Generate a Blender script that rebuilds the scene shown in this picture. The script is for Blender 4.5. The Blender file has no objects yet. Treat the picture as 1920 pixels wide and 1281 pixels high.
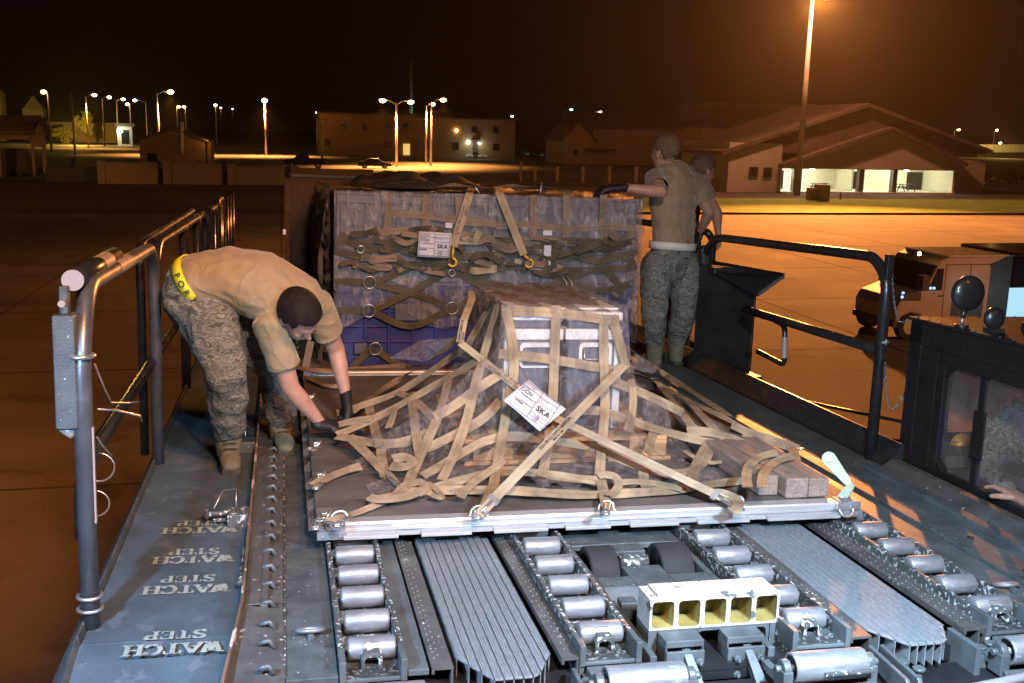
import bpy, bmesh, math, random
import numpy as np
from mathutils import Vector, Matrix
from mathutils.bvhtree import BVHTree
random.seed(7)
C = bpy.context.scene.collection
S = bpy.context.scene
# ------------------------------------------------------------------ camera
F = 1908.6
def rotm(pit, rol, yaw):
    cx,sx,cy,sy,cz,sz = math.cos(pit),math.sin(pit),math.cos(rol),math.sin(rol),math.cos(yaw),math.sin(yaw)
    return np.array([[cz,-sz,0],[sz,cz,0],[0,0,1]])@np.array([[1,0,0],[0,cx,-sx],[0,sx,cx]])@np.array([[cy,0,sy],[0,1,0],[-sy,0,cy]])
MD = rotm(-0.164958, -0.034864, -0.224404)          # camera axes seen from the loader deck's own frame
CD = np.array([-0.21369, -3.57768, 1.39379])
MW = rotm(-math.atan(390.5/F), -0.02, -0.224404)      # camera axes in the world (the deck slopes about 2 degrees)
CW = np.array([0.0, 0.0, 5.2])
cam = bpy.data.cameras.new("camera"); camo = bpy.data.objects.new("camera", cam); C.objects.link(camo); S.camera = camo
r_, f_, u_ = MW[:,0], MW[:,1], MW[:,2]
camo.matrix_world = Matrix(((r_[0],u_[0],-f_[0],CW[0]),(r_[1],u_[1],-f_[1],CW[1]),(r_[2],u_[2],-f_[2],CW[2]),(0,0,0,1)))
cam.lens = F/1920*36; cam.sensor_width = 36; cam.clip_end = 3000; cam.clip_start = .05
A_ = MW@MD.T
b_ = CW - A_@CD
DECK = Matrix([[*A_[i], b_[i]] for i in range(3)]+[[0,0,0,1]])
def dw(p): return DECK @ Vector(p)
# ------------------------------------------------------------------ world and lights
S.view_settings.view_transform = 'Standard'; S.view_settings.look = 'None'
S.view_settings.exposure = 0.0; S.view_settings.gamma = 1
wd = bpy.data.worlds.new("World"); S.world = wd; wd.use_nodes = True
bgn = wd.node_tree.nodes['Background']; bgn.inputs[0].default_value = (1.0,0.42,0.22,1); bgn.inputs[1].default_value = 0.0022
S.cycles.max_bounces = 6; S.cycles.transparent_max_bounces = 16
def lamp(name, kind, loc, energy, col, target=None, size=.3, spot=None, blend=.3, spread=None):
    l = bpy.data.lights.new(name, kind); l.energy = energy; l.color = col
    if kind == 'AREA':
        l.shape = 'DISK'; l.size = size
        if spread: l.spread = math.radians(spread)
    else: l.shadow_soft_size = size
    if kind == 'SPOT': l.spot_size = math.radians(spot); l.spot_blend = blend
    o = bpy.data.objects.new(name, l); C.objects.link(o); o.location = loc
    if target is not None: o.rotation_euler = (Vector(target)-Vector(loc)).to_track_quat('-Z','Y').to_euler()
    return o
lamp('aircraft_floodlight','AREA',dw((0.3,-3.3,2.7)),70,(1,.83,.71),dw((.9,2.0,.3)),.3,spread=100)
lamp('door_light','AREA',dw((-1.15,-1.95,1.15)),46,(.34,.60,1),dw((-.5,-1.1,0)),.10,spread=110)
lamp('door_light','AREA',dw((1.3,-2.1,1.3)),84,(.44,.68,1),dw((1.4,-.9,0)),.12,spread=120)
SOD = (1,.36,.075)
# ------------------------------------------------------------------ unprojection helpers
def dray(u,v): return MD@np.array([(u-960)/F,1,-(v-640.5)/F])
def wray(u,v): return MW@np.array([(u-960)/F,1,-(v-640.5)/F])
def U(u,v,z=0.0):
    d=dray(u,v); return Vector(CD+(z-CD[2])/d[2]*d)
def T(u,v,Y):
    d=dray(u,v); return Vector(CD+(Y-CD[1])/d[1]*d)
def XP(u,v,X):
    d=dray(u,v); return Vector(CD+(X-CD[0])/d[0]*d)
def G(u,v,z=0.0):
    d=wray(u,v); return Vector(CW+(z-CW[2])/d[2]*d)
def WD(u,v,Y):
    d=wray(u,v); return Vector(CW+(Y-CW[1])/d[1]*d)
# ------------------------------------------------------------------ materials
def nt(m): return m.node_tree.nodes, m.node_tree.links
def mat(name, col, rough=.6, metal=0., var=.25, scale=6., bump=.15, bscale=80., spot=None, spec=.5, coat=0, emis=None, stretch=None, spot2=None, disp=.004, crease=0):
    m = bpy.data.materials.new(name); m.use_nodes = True; N,L = nt(m); P = N['Principled BSDF']
    P.inputs['Roughness'].default_value = rough; P.inputs['Metallic'].default_value = metal
    P.inputs['Specular IOR Level'].default_value = spec; P.inputs['Coat Weight'].default_value = coat
    tc = N.new('ShaderNodeTexCoord'); src = tc.outputs['Object']
    if stretch:
        mp = N.new('ShaderNodeMapping'); mp.inputs['Scale'].default_value = stretch; L.new(src, mp.inputs[0]); src = mp.outputs[0]
    n = N.new('ShaderNodeTexNoise'); n.inputs['Scale'].default_value = scale; n.inputs['Detail'].default_value = 7; n.inputs['Roughness'].default_value=.65; L.new(src, n.inputs['Vector'])
    r = N.new('ShaderNodeValToRGB'); r.color_ramp.elements[0].position=.3; r.color_ramp.elements[1].position=.7
    r.color_ramp.elements[0].color = (*[c*(1-var) for c in col],1); r.color_ramp.elements[1].color = (*[min(1,c*(1+var)) for c in col],1)
    L.new(n.outputs['Fac'], r.inputs[0]); out = r.outputs[0]
    for sp in (spot, spot2):
        if sp:
            scol, thr, ssc, amt = sp
            n2 = N.new('ShaderNodeTexNoise'); n2.inputs['Scale'].default_value = ssc; n2.inputs['Detail'].default_value = 4; L.new(src, n2.inputs['Vector'])
            r2 = N.new('ShaderNodeValToRGB'); r2.color_ramp.elements[0].position = thr; r2.color_ramp.elements[1].position = thr+.03
            r2.color_ramp.elements[1].color=(amt,amt,amt,1)
            L.new(n2.outputs['Fac'], r2.inputs[0])
            mx = N.new('ShaderNodeMixRGB'); L.new(r2.outputs[0], mx.inputs[0]); L.new(out, mx.inputs[1]); mx.inputs[2].default_value=(*scol,1); out = mx.outputs[0]
    L.new(out, P.inputs['Base Color'])
    mr = N.new('ShaderNodeMapRange'); mr.inputs[3].default_value = max(.05,rough-.12); mr.inputs[4].default_value = min(1,rough+.15)
    L.new(n.outputs['Fac'], mr.inputs[0]); L.new(mr.outputs[0], P.inputs['Roughness'])
    if bump:
        nb = N.new('ShaderNodeTexNoise'); nb.inputs['Scale'].default_value = bscale; nb.inputs['Detail'].default_value = 3; L.new(src, nb.inputs['Vector'])
        b = N.new('ShaderNodeBump'); b.inputs['Strength'].default_value = bump; b.inputs['Distance'].default_value = disp
        L.new(nb.outputs['Fac'], b.inputs['Height']); L.new(b.outputs[0], P.inputs['Normal'])
    if crease:
        nc=N.new('ShaderNodeTexNoise'); nc.inputs['Scale'].default_value=crease; nc.inputs['Detail'].default_value=1.5; nc.inputs['Distortion'].default_value=1.2; L.new(tc.outputs['Object'],nc.inputs['Vector'])
        def mm(op,a,b=0):
            x=N.new('ShaderNodeMath'); x.operation=op; L.new(a,x.inputs[0]); x.inputs[1].default_value=b; return x.outputs[0]
        q=mm('POWER',mm('SUBTRACT',mm('ABSOLUTE',mm('SUBTRACT',nc.outputs['Fac'],.5)),.0),.6); b2=N.new('ShaderNodeBump'); b2.invert=True; b2.inputs['Strength'].default_value=.42; b2.inputs['Distance'].default_value=.035; L.new(q,b2.inputs['Height']); L.new(b.outputs[0],b2.inputs['Normal']); L.new(b2.outputs[0],P.inputs['Normal'])
    if emis:
        P.inputs['Emission Color'].default_value = (*emis[:3],1); P.inputs['Emission Strength'].default_value = emis[3]
    return m
WHT=(.62,.62,.6)
M = {}
M['deck'] = mat('deck_paint',(.072,.082,.080),.5,.1,.4,9,.25,160,spot=(WHT,.68,70,.7),spot2=((.03,.03,.028),.62,5,.6))
M['deckblue'] = mat('worn_deck_plate',(.10,.112,.110),.42,.25,.35,7,.2,120,spot=(WHT,.72,110,.7))
M['rail_worn'] = mat('chipped_rail',(.075,.078,.072),.5,.2,.35,14,.3,120,spot=(WHT,.57,60,.85))
M['strip'] = mat('riveted_strip',(.10,.095,.085),.45,.3,.3,11,.2,120,spot=((.5,.5,.5),.66,40,.8))
M['walk'] = mat('nonslip_walkway',(.060,.090,.106),.75,0,.35,5,.9,420,spot=((.14,.16,.18),.6,9,.5),spot2=((.4,.42,.42),.76,60,.5),disp=.006)
M['roller'] = mat('roller_steel',(.25,.25,.25),.46,.5,.22,14,.15,160,stretch=(1,3,3),spot=((.16,.14,.12),.63,9,.55),spot2=((.62,.62,.62),.66,24,.5))
M['slat'] = mat('aluminium_slats',(.25,.27,.275),.42,.3,.3,30,.25,300,spot=((.45,.45,.45),.72,60,.6),stretch=(4,1,1))
M['black'] = mat('black_paint',(.012,.012,.013),.38,0,.3,5,.12,60)
M['blackpipe'] = mat('black_pipe_paint',(.018,.018,.018),.26,.1,.3,8,.06,60)
M['steelpipe'] = mat('scuffed_steel_pipe',(.13,.14,.15),.34,.6,.3,8,.1,80)
M['steel'] = mat('bright_steel',(.60,.59,.57),.33,.85,.15,20,.1,150)
M['alu'] = mat('pallet_edge_aluminium',(.50,.49,.475),.38,.55,.1,8,.1,100,stretch=(1,8,8))
M['pallettop'] = mat('pallet_skin',(.115,.098,.084),.6,.2,.4,4,.3,90,spot=((.2,.18,.16),.62,3,.6),stretch=(1,1.6,1))
M['rubber'] = mat('black_rubber',(.018,.017,.016),.8,0,.3,20,.5,150)
M['yellow'] = mat('pale_yellow_paint',(.40,.385,.33),.5,0,.14,7,.3,60,spot=((.09,.09,.08),.62,16,1),spot2=((.30,.29,.27),.58,40,.7))
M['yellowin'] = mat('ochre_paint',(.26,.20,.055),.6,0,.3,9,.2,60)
M['hivis'] = mat('reflective_tape',(.30,.24,.20),.35,0,.06,20,.05,100)
M['rust'] = mat('scraped_rust',(.15,.09,.055),.7,.1,.5,12,.4,90,spot=((.55,.42,.33),.58,25,.8),stretch=(1,.3,1))
M['wood'] = mat('pine_board',(.42,.24,.10),.7,0,.4,9,.3,60,stretch=(.6,5,5))
M['beam'] = mat('weathered_timber',(.24,.175,.13),.8,0,.4,14,.6,80,stretch=(6,.5,6))
M['blue'] = mat('blue_plastic',(.022,.022,.15),.42,0,.25,5,.1,60)
M['white'] = mat('white_plastic',(.72,.70,.66),.4,0,.06,9,.08,50)
M['navy'] = mat('grey_blue_case',(.085,.088,.13),.45,0,.25,5,.15,50)
M['paper'] = mat('card',(.50,.48,.50),.55,0,.04,9,.05,50)
M['ink'] = mat('ink',(.015,.015,.02),.6,0,.1,9,0)
M['pink'] = mat('faint_print',(.12,.09,.11),.6,0,.1,9,0)
M['green'] = mat('pale_green_zinc',(.34,.42,.30),.38,.3,.12,12,.08,60)
M['hook'] = mat('yellow_hook',(.55,.30,.03),.4,.2,.2,12,.1,60)
M['stencil'] = mat('stencil_paint',(.25,.29,.24),.8,0,.3,30,.2,300,spot=((.07,.08,.09),.60,45,.9))
M['tarmac'] = mat('concrete_apron',(.165,.15,.135),.85,0,.38,.22,.4,9,spot=((.06,.055,.05),.60,.55,.55),spot2=((.26,.24,.21),.62,.13,.45),disp=.012)
M['asphalt'] = mat('asphalt',(.11,.105,.10),.85,0,.25,.1,.2,4)
M['grass'] = mat('grass',(.17,.27,.03),.9,0,.4,.6,.6,14,disp=.05)
M['dirt'] = mat('dark_verge',(.05,.045,.035),.9,0,.4,.4,.4,8)
M['stucco'] = mat('tan_stucco',(.27,.205,.125),.85,0,.12,.8,.2,20)
M['block'] = mat('tan_block_wall',(.30,.24,.17),.85,0,.15,.9,.3,12)
M['stucco2'] = mat('grey_stucco',(.46,.43,.36),.85,0,.12,.5,.2,20)
M['porch'] = mat('porch_white',(.72,.70,.60),.7,0,.05,.8,.1,20)
M['roofm'] = mat('brown_roof',(.11,.08,.07),.7,0,.25,1.2,.3,10)
M['glass'] = mat('dark_glass',(.01,.012,.014),.1,0,.1,3,0)
M['trim'] = mat('dark_trim',(.05,.04,.035),.6,0,.2,5,.1,20)
M['polem'] = mat('galvanised_pole',(.42,.38,.32),.5,.3,.1,3,.1,20)
M['carpaint'] = mat('dark_car_paint',(.02,.02,.024),.2,.2,.1,3,0,coat=.6)
M['carwhite'] = mat('white_car_paint',(.6,.6,.58),.25,0,.05,3,0,coat=.5)
M['van'] = mat('van_paint',(.42,.33,.27),.35,.1,.08,2,.03,20,coat=.3)
M['leafy'] = mat('tree_leaves',(.20,.19,.03),.8,0,.5,3,.2,20)
M['leafd'] = mat('dark_leaves',(.03,.035,.012),.8,0,.4,3,.2,20)
M['bark'] = mat('bark',(.10,.07,.045),.9,0,.3,8,.5,30)
M['skin'] = mat('skin',(.40,.215,.145),.5,0,.12,22,.12,260,spec=.4,spot=((.36,.14,.09),.6,30,.5),disp=.002)
M['shirt'] = mat('tan_cotton',(.30,.225,.13),.9,0,.10,7,.35,480,spec=.15,disp=.003,crease=5)
M['shirt2'] = mat('sand_cotton',(.28,.20,.125),.9,0,.12,7,.35,480,spec=.15,disp=.003,crease=5)
M['glove'] = mat('black_glove',(.012,.011,.011),.55,0,.3,20,.5,120)
M['hair'] = mat('dark_brown_hair',(.014,.009,.007),.75,0,.6,60,.5,420,stretch=(1,1,.35),disp=.004,spec=.2)
M['hair2'] = mat('light_brown_hair',(.15,.09,.055),.8,0,.4,60,.5,420,disp=.004,spec=.2)
M['boot'] = mat('sage_suede_boot',(.13,.115,.075),.85,0,.25,20,.5,200)
M['sole'] = mat('boot_sole',(.05,.045,.03),.8,0,.3,20,.4,100)
M['beltw'] = mat('white_belt',(.62,.58,.50),.55,0,.05,30,.1,100)
M['belty'] = mat('yellow_reflective_belt',(.62,.62,.03),.45,0,.06,30,.1,100)
M['tarp'] = mat('dark_tarp',(.035,.03,.025),.5,0,.4,7,.5,30)
M['chrome'] = mat('mirror_housing',(.02,.02,.02),.32,.1,.1,9,.05,40,coat=.5)
def emat(name,col,st):
    m = bpy.data.materials.new(name); m.use_nodes=True; P=m.node_tree.nodes['Principled BSDF']
    P.inputs['Base Color'].default_value=(*[c*.5 for c in col],1); P.inputs['Emission Color'].default_value=(*col,1); P.inputs['Emission Strength'].default_value=st
    return m
M['sodium'] = emat('sodium_lens',(1,.50,.16),30)
M['sodium_bright'] = emat('bright_sodium_lens',(1,.55,.2),60)
M['whitelamp'] = emat('white_lens',(.9,1,.75),14)
M['teal'] = emat('teal_lens',(.2,1,.75),9)
M['lit'] = emat('lit_window',(1,.62,.18),.9)
M['cyanlit'] = emat('lit_cyan_window',(.35,.72,.9),1.0)
def camo(name, cols, sc=1.0):
    m = bpy.data.materials.new(name); m.use_nodes=True; N,L=nt(m); P=N['Principled BSDF']; P.inputs['Roughness'].default_value=.9; P.inputs['Specular IOR Level'].default_value=.15
    tc=N.new('ShaderNodeTexCoord'); mp=N.new('ShaderNodeMapping'); mp.inputs['Scale'].default_value=(sc,sc,sc*2.2); mp.inputs['Rotation'].default_value=(.5,.5,0); L.new(tc.outputs['Object'],mp.inputs[0])
    n=N.new('ShaderNodeTexNoise'); n.inputs['Scale'].default_value=10; n.inputs['Detail'].default_value=4; n.inputs['Roughness'].default_value=.62; n.inputs['Distortion'].default_value=1.1; L.new(mp.outputs[0],n.inputs['Vector'])
    r=N.new('ShaderNodeValToRGB'); r.color_ramp.interpolation='CONSTANT'; e=r.color_ramp.elements
    e[0].color=(*cols[0],1); e[1].position=.40; e[1].color=(*cols[1],1)
    for i,p in enumerate((.47,.53,.58,.66)):
        x=e.new(p); x.color=(*cols[(i+2)%len(cols)],1)
    L.new(n.outputs['Fac'],r.inputs[0]); L.new(r.outputs[0],P.inputs['Base Color'])
    nb=N.new('ShaderNodeTexNoise'); nb.inputs['Scale'].default_value=22; nb.inputs['Detail'].default_value=5; L.new(tc.outputs['Object'],nb.inputs['Vector'])
    b=N.new('ShaderNodeBump'); b.inputs['Strength'].default_value=.5; b.inputs['Distance'].default_value=.008; L.new(nb.outputs['Fac'],b.inputs['Height']); L.new(b.outputs[0],P.inputs['Normal'])
    return m
for k_ in ('shirt','shirt2','skin'):
    P_=M[k_].node_tree.nodes['Principled BSDF']; P_.inputs['Sheen Weight'].default_value=.3 if k_!='skin' else .2; P_.inputs['Sheen Roughness'].default_value=.35
M['camo']=camo('camouflage_cloth',[(.065,.070,.058),(.165,.163,.138),(.10,.105,.092),(.235,.228,.195),(.088,.090,.075)])
def webmat(name,col,edge=.25,grime=.25):
    m = bpy.data.materials.new(name); m.use_nodes=True; N,L=nt(m); P=N['Principled BSDF']; P.inputs['Roughness'].default_value=.78; P.inputs['Specular IOR Level'].default_value=.25
    uv=N.new('ShaderNodeUVMap'); uv.uv_map='UVMap'; sp=N.new('ShaderNodeSeparateXYZ'); L.new(uv.outputs[0],sp.inputs[0])
    def mth(op,a,b=None,c=None):
        x=N.new('ShaderNodeMath'); x.operation=op
        for i,k in enumerate((a,b,c)):
            if k is None: continue
            if hasattr(k,'is_output'): L.new(k,x.inputs[i])
            else: x.inputs[i].default_value=k
        return x.outputs[0]
    d=mth('ABSOLUTE',mth('SUBTRACT',sp.outputs[0],.5)); st=mth('LESS_THAN',d,.028)
    dash=mth('LESS_THAN',mth('FRACT',mth('MULTIPLY',sp.outputs[1],90)),.75); st=mth('MULTIPLY',mth('MULTIPLY',st,dash),.6)
    ed=mth('MULTIPLY',mth('GREATER_THAN',d,.44),edge)
    tc=N.new('ShaderNodeTexCoord'); n=N.new('ShaderNodeTexNoise'); n.inputs['Scale'].default_value=9; n.inputs['Detail'].default_value=6; L.new(tc.outputs['Object'],n.inputs['Vector'])
    r=N.new('ShaderNodeValToRGB'); r.color_ramp.elements[0].position=.3; r.color_ramp.elements[1].position=.62
    r.color_ramp.elements[0].color=(*[c*(1-grime*1.3) for c in col],1); r.color_ramp.elements[1].color=(*[c*1.12 for c in col],1); L.new(n.outputs['Fac'],r.inputs[0])
    mx=N.new('ShaderNodeMixRGB'); L.new(mth('MAXIMUM',st,ed),mx.inputs[0]); L.new(r.outputs[0],mx.inputs[1]); mx.inputs[2].default_value=(*[c*.25 for c in col],1)
    L.new(mx.outputs[0],P.inputs['Base Color'])
    w=mth('SINE',mth('MULTIPLY',sp.outputs[1],2200)); b=N.new('ShaderNodeBump'); b.inputs['Strength'].default_value=.12; b.inputs['Distance'].default_value=.0006; L.new(w,b.inputs['Height']); L.new(b.outputs[0],P.inputs['Normal'])
    return m
M['web']=webmat('tan_webbing',(.31,.225,.135),edge=0,grime=.4); M['webdark']=webmat('olive_webbing',(.085,.07,.045)); M['webmid']=webmat('brown_webbing',(.20,.15,.105)); M['webpale']=webmat('pale_webbing',(.34,.26,.165),edge=0)
def film(name, base, lo, hi, sc, stretch, tint=(.75,.68,.66), rot=0, rng=(.42,.72)):
    m = bpy.data.materials.new(name); m.use_nodes=True; N,L=nt(m); P=N['Principled BSDF']; out=N['Material Output']
    P.inputs['Base Color'].default_value=(*tint,1); P.inputs['Roughness'].default_value=.16; P.inputs['Specular IOR Level'].default_value=.9
    tr=N.new('ShaderNodeBsdfTransparent'); tr.inputs[0].default_value=(.93,.91,.90,1)
    tc=N.new('ShaderNodeTexCoord'); mp=N.new('ShaderNodeMapping'); mp.inputs['Scale'].default_value=stretch; mp.inputs['Rotation'].default_value=(0,rot,0); L.new(tc.outputs['Object'],mp.inputs[0])
    n=N.new('ShaderNodeTexNoise'); n.inputs['Scale'].default_value=sc; n.inputs['Detail'].default_value=8; n.inputs['Roughness'].default_value=.7; n.inputs['Distortion'].default_value=1.6; L.new(mp.outputs[0],n.inputs['Vector'])
    r=N.new('ShaderNodeMapRange'); r.inputs[1].default_value=rng[0]; r.inputs[2].default_value=rng[1]; r.inputs[3].default_value=lo; r.inputs[4].default_value=hi; L.new(n.outputs['Fac'],r.inputs[0])
    b=N.new('ShaderNodeBump'); b.inputs['Strength'].default_value=1; b.inputs['Distance'].default_value=.035; L.new(n.outputs['Fac'],b.inputs['Height']); L.new(b.outputs[0],P.inputs['Normal'])
    mx=N.new('ShaderNodeMixShader'); L.new(r.outputs[0],mx.inputs[0]); L.new(tr.outputs[0],mx.inputs[1]); L.new(P.outputs[0],mx.inputs[2]); L.new(mx.outputs[0],out.inputs[0])
    return m
M['film']=film('clear_film',None,.13,.42,22,(1,1,.5),tint=(.50,.42,.38),rng=(.45,.66),rot=.4)  # streaky opacity puts the glossy highlights into the film's own tint
M['greybin']=mat('grey_lilac_plastic',(.115,.105,.118),.45,0,.2,5,.1,60)
M['film2']=film('shrink_wrap',None,.20,.9,6,(2.2,1,.8),tint=(.37,.345,.35),rot=.6,rng=(.46,.66))
M['filmside']=film('brown_crinkled_wrap',None,.45,.95,9,(1,3.2,.8),tint=(.15,.085,.05))
M['pane']=film('window_pane',None,.04,.08,3,(1,1,1))
# ------------------------------------------------------------------ mesh helpers
def origin(p):
    o = Vector((0,0,0))
    while p is not None: o = o + p.location; p = p.parent
    return o
DECKSET=[]; ONDECK=[True]
def reg(o):
    if ONDECK[0]: DECKSET.append(o)
def thing(name, label, cat, loc=(0,0,0), group=None):
    o = bpy.data.objects.new(name, None); C.objects.link(o); o.location = loc; o.empty_display_size=.1
    o['label']=label; o['category']=cat
    if group: o['group']=group
    reg(o); return o
def tag(o,label,cat,group=None):
    o['label']=label; o['category']=cat
    if group: o['group']=group
    return o
class MB:
    def __init__(s): s.bm=bmesh.new(); s.uv=s.bm.loops.layers.uv.new('UVMap')
    def poly(s,vs,fs,smooth=False):
        b=[s.bm.verts.new(v) for v in vs]
        for f in fs:
            try:
                q=s.bm.faces.new([b[i] for i in f]); q.smooth=smooth
            except ValueError: pass
        return b
    def box(s,x0,x1,y0,y1,z0,z1):
        s.poly([(x0,y0,z0),(x1,y0,z0),(x1,y1,z0),(x0,y1,z0),(x0,y0,z1),(x1,y0,z1),(x1,y1,z1),(x0,y1,z1)],[(0,3,2,1),(4,5,6,7),(0,1,5,4),(1,2,6,5),(2,3,7,6),(3,0,4,7)]); return s
    def obox(s,c,ax,ay,az):
        c,ax,ay,az=map(Vector,(c,ax,ay,az)); v=[]
        for k in (-1,1):
            for i,j in ((-1,-1),(1,-1),(1,1),(-1,1)): v.append(c+ax*i+ay*j+az*k)
        s.poly(v,[(0,3,2,1),(4,5,6,7),(0,1,5,4),(1,2,6,5),(2,3,7,6),(3,0,4,7)]); return s
    def prism(s,pts,d):
        pts=[Vector(p) for p in pts]; d=Vector(d); n=len(pts)
        s.poly(pts+[p+d for p in pts],[tuple(range(n))[::-1],tuple(range(n,2*n))]+[(i,(i+1)%n,n+(i+1)%n,n+i) for i in range(n)]); return s
    def tube(s,pts,r,seg=10,cap=True):
        pts=[Vector(p) for p in pts]; n=len(pts); rr=r if isinstance(r,(list,tuple)) else [r]*n; rings=[]; a=None
        for i,p in enumerate(pts):
            t=(pts[min(i+1,n-1)]-pts[max(i-1,0)]).normalized()
            if a is None:
                a=t.orthogonal().normalized()
            a=(a-t*a.dot(t)).normalized(); b=t.cross(a)
            rings.append([s.bm.verts.new(p+(a*math.cos(2*math.pi*k/seg)+b*math.sin(2*math.pi*k/seg))*rr[i]) for k in range(seg)])
        for i in range(n-1):
            for k in range(seg):
                q=s.bm.faces.new((rings[i][k],rings[i][(k+1)%seg],rings[i+1][(k+1)%seg],rings[i+1][k])); q.smooth=True
        if cap:
            s.bm.faces.new(rings[0][::-1]); s.bm.faces.new(rings[-1])
        return s
    def rtube(s,pts,r,rad=.06,seg=10):
        pts=[Vector(p) for p in pts]; out=[pts[0]]
        for i in range(1,len(pts)-1):
            a,b,c=pts[i-1],pts[i],pts[i+1]; d1=(a-b); d2=(c-b); k=min(rad,d1.length*.45,d2.length*.45); p=b+d1.normalized()*k; q=b+d2.normalized()*k
            for j in range(6):
                t=j/5; out.append(p*(1-t)**2+b*2*t*(1-t)+q*t*t)
        out.append(pts[-1]); return s.tube(out,r,seg)
    def sphere(s,c,r,sc=(1,1,1),seg=12,ring=8,half=False):
        c=Vector(c); rows=[]
        rng=range(0,ring+1)
        for i in rng:
            th=(math.pi/2 if half else math.pi)*i/ring
            rows.append([s.bm.verts.new(c+Vector((r*sc[0]*math.sin(th)*math.cos(2*math.pi*k/seg),r*sc[1]*math.sin(th)*math.sin(2*math.pi*k/seg),r*sc[2]*math.cos(th)))) for k in range(seg)])
        for i in range(ring):
            for k in range(seg):
                q=s.bm.faces.new((rows[i][k],rows[i+1][k],rows[i+1][(k+1)%seg],rows[i][(k+1)%seg])); q.smooth=True
        return s
    def torus(s,c,n,R,r,seg=16,sec=6,arc=2*math.pi,start=None):
        n=Vector(n).normalized(); a=Vector(start).normalized() if start is not None else n.orthogonal().normalized(); b=n.cross(a); c=Vector(c)
        k=seg if arc<6.2 else seg
        pts=[c+(a*math.cos(arc*i/k)+b*math.sin(arc*i/k))*R for i in range(k+1)]
        return s.tube(pts,r,sec,cap=arc<6.2)
    def grid(s,nx,ny,fn,smooth=True):
        v=[[s.bm.verts.new(fn(i/nx,j/ny)) for i in range(nx+1)] for j in range(ny+1)]
        for j in range(ny):
            for i in range(nx):
                q=s.bm.faces.new((v[j][i],v[j][i+1],v[j+1][i+1],v[j+1][i])); q.smooth=smooth
                for lp,(a,b) in zip(q.loops,((i,j),(i+1,j),(i+1,j+1),(i,j+1))): lp[s.uv].uv=(a/nx,b/ny)
        return s
    def ribbon(s,pts,w,nrm,th=.003,sub=5,wob=0):
        """webbing strap along pts; nrm = normal vectors (one or per point)"""
        pts=[Vector(p) for p in pts]; n=len(pts); ns=[Vector(x).normalized() for x in nrm] if isinstance(nrm,list) else [Vector(nrm).normalized()]*n
        P=[];Q=[]
        for i in range(n-1):
            p0,p1,p2,p3=pts[max(i-1,0)],pts[i],pts[i+1],pts[min(i+2,n-1)]
            for j in range(sub):
                t=j/sub; P.append(.5*((2*p1)+(p2-p0)*t+(2*p0-5*p1+4*p2-p3)*t*t+(3*p1-p0-3*p2+p3)*t**3)); Q.append(ns[i].lerp(ns[i+1],t))
        P.append(pts[-1]); Q.append(ns[-1]); L=0; prev=None
        for i in range(len(P)):
            t=(P[min(i+1,len(P)-1)]-P[max(i-1,0)]).normalized(); sd=t.cross(Q[i])
            if sd.length<1e-4: sd=t.orthogonal()
            sd.normalize(); nn=sd.cross(t).normalized()
            if wob:
                ang=wob*math.sin(i*.7+pts[0].x*37); sd2=sd*math.cos(ang)+nn*math.sin(ang); nn=nn*math.cos(ang)-sd*math.sin(ang); sd=sd2
            if i: L+=(P[i]-P[i-1]).length
            row=[s.bm.verts.new(P[i]+sd*w*a*.5+nn*b) for a,b in ((-1,0),(0,.0003),(1,0),(1,-th*.7),(-1,-th*.7))]
            if prev:
                pr,pl=prev
                for a,b,ua,ub in ((0,1,0,.5),(1,2,.5,1),(2,3,1,1),(3,4,1,0),(4,0,0,0)):
                    q=s.bm.faces.new((pr[a],pr[b],row[b],row[a])); q.smooth=False
                    for lp,uvv in zip(q.loops,((ua,pl),(ub,pl),(ub,L),(ua,L))): lp[s.uv].uv=uvv
            prev=(row,L)
        return s
    def text(s,txt,o,x,y,size,ext=.0006,align='CENTER',font=None):
        cu=bpy.data.curves.new('t','FONT'); cu.body=txt; cu.size=size; cu.align_x=align; cu.align_y='CENTER'; cu.extrude=0; cu.resolution_u=3; cu.offset=size*.012
        ob=bpy.data.objects.new('t',cu); C.objects.link(ob); dg=bpy.context.evaluated_depsgraph_get(); me=bpy.data.meshes.new_from_object(ob.evaluated_get(dg))
        o,x,y=Vector(o),Vector(x).normalized(),Vector(y); y=(y-x*y.dot(x)).normalized(); z=x.cross(y)
        vs=[o+x*v.co.x+y*v.co.y+z*ext for v in me.vertices]; s.poly(vs,[tuple(p.vertices) for p in me.polygons])
        bpy.data.objects.remove(ob); bpy.data.meshes.remove(me); bpy.data.curves.remove(cu); return s
    def build(s,name,m,parent=None,bevel=0,loc=None,kind=None,label=None,smooth=None,sol=0):
        base=origin(parent)+(Vector(loc) if loc is not None else Vector((0,0,0)))
        for v in s.bm.verts: v.co-=base
        bmesh.ops.recalc_face_normals(s.bm,faces=s.bm.faces)
        me=bpy.data.meshes.new(name); s.bm.to_mesh(me); s.bm.free(); me.materials.append(M[m] if isinstance(m,str) else m)
        o=bpy.data.objects.new(name,me); C.objects.link(o)
        if loc is not None: o.location=loc
        if parent: o.parent=parent
        else: reg(o)
        if kind: o['kind']=kind
        if label: o['label']=label
        if sol:
            d=o.modifiers.new('solid','SOLIDIFY'); d.thickness=sol
        if bevel:
            b=o.modifiers.new('bevel','BEVEL'); b.width=bevel; b.segments=2; b.limit_method='ANGLE'; b.angle_limit=math.radians(40); b.harden_normals=False
        return o
def dup(o,loc,parent=None):
    c=o.copy(); C.objects.link(c); c.location=loc
    if parent: c.parent=parent
    for ch in list(o.children):
        d=ch.copy(); C.objects.link(d); d.parent=c
    return c
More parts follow.
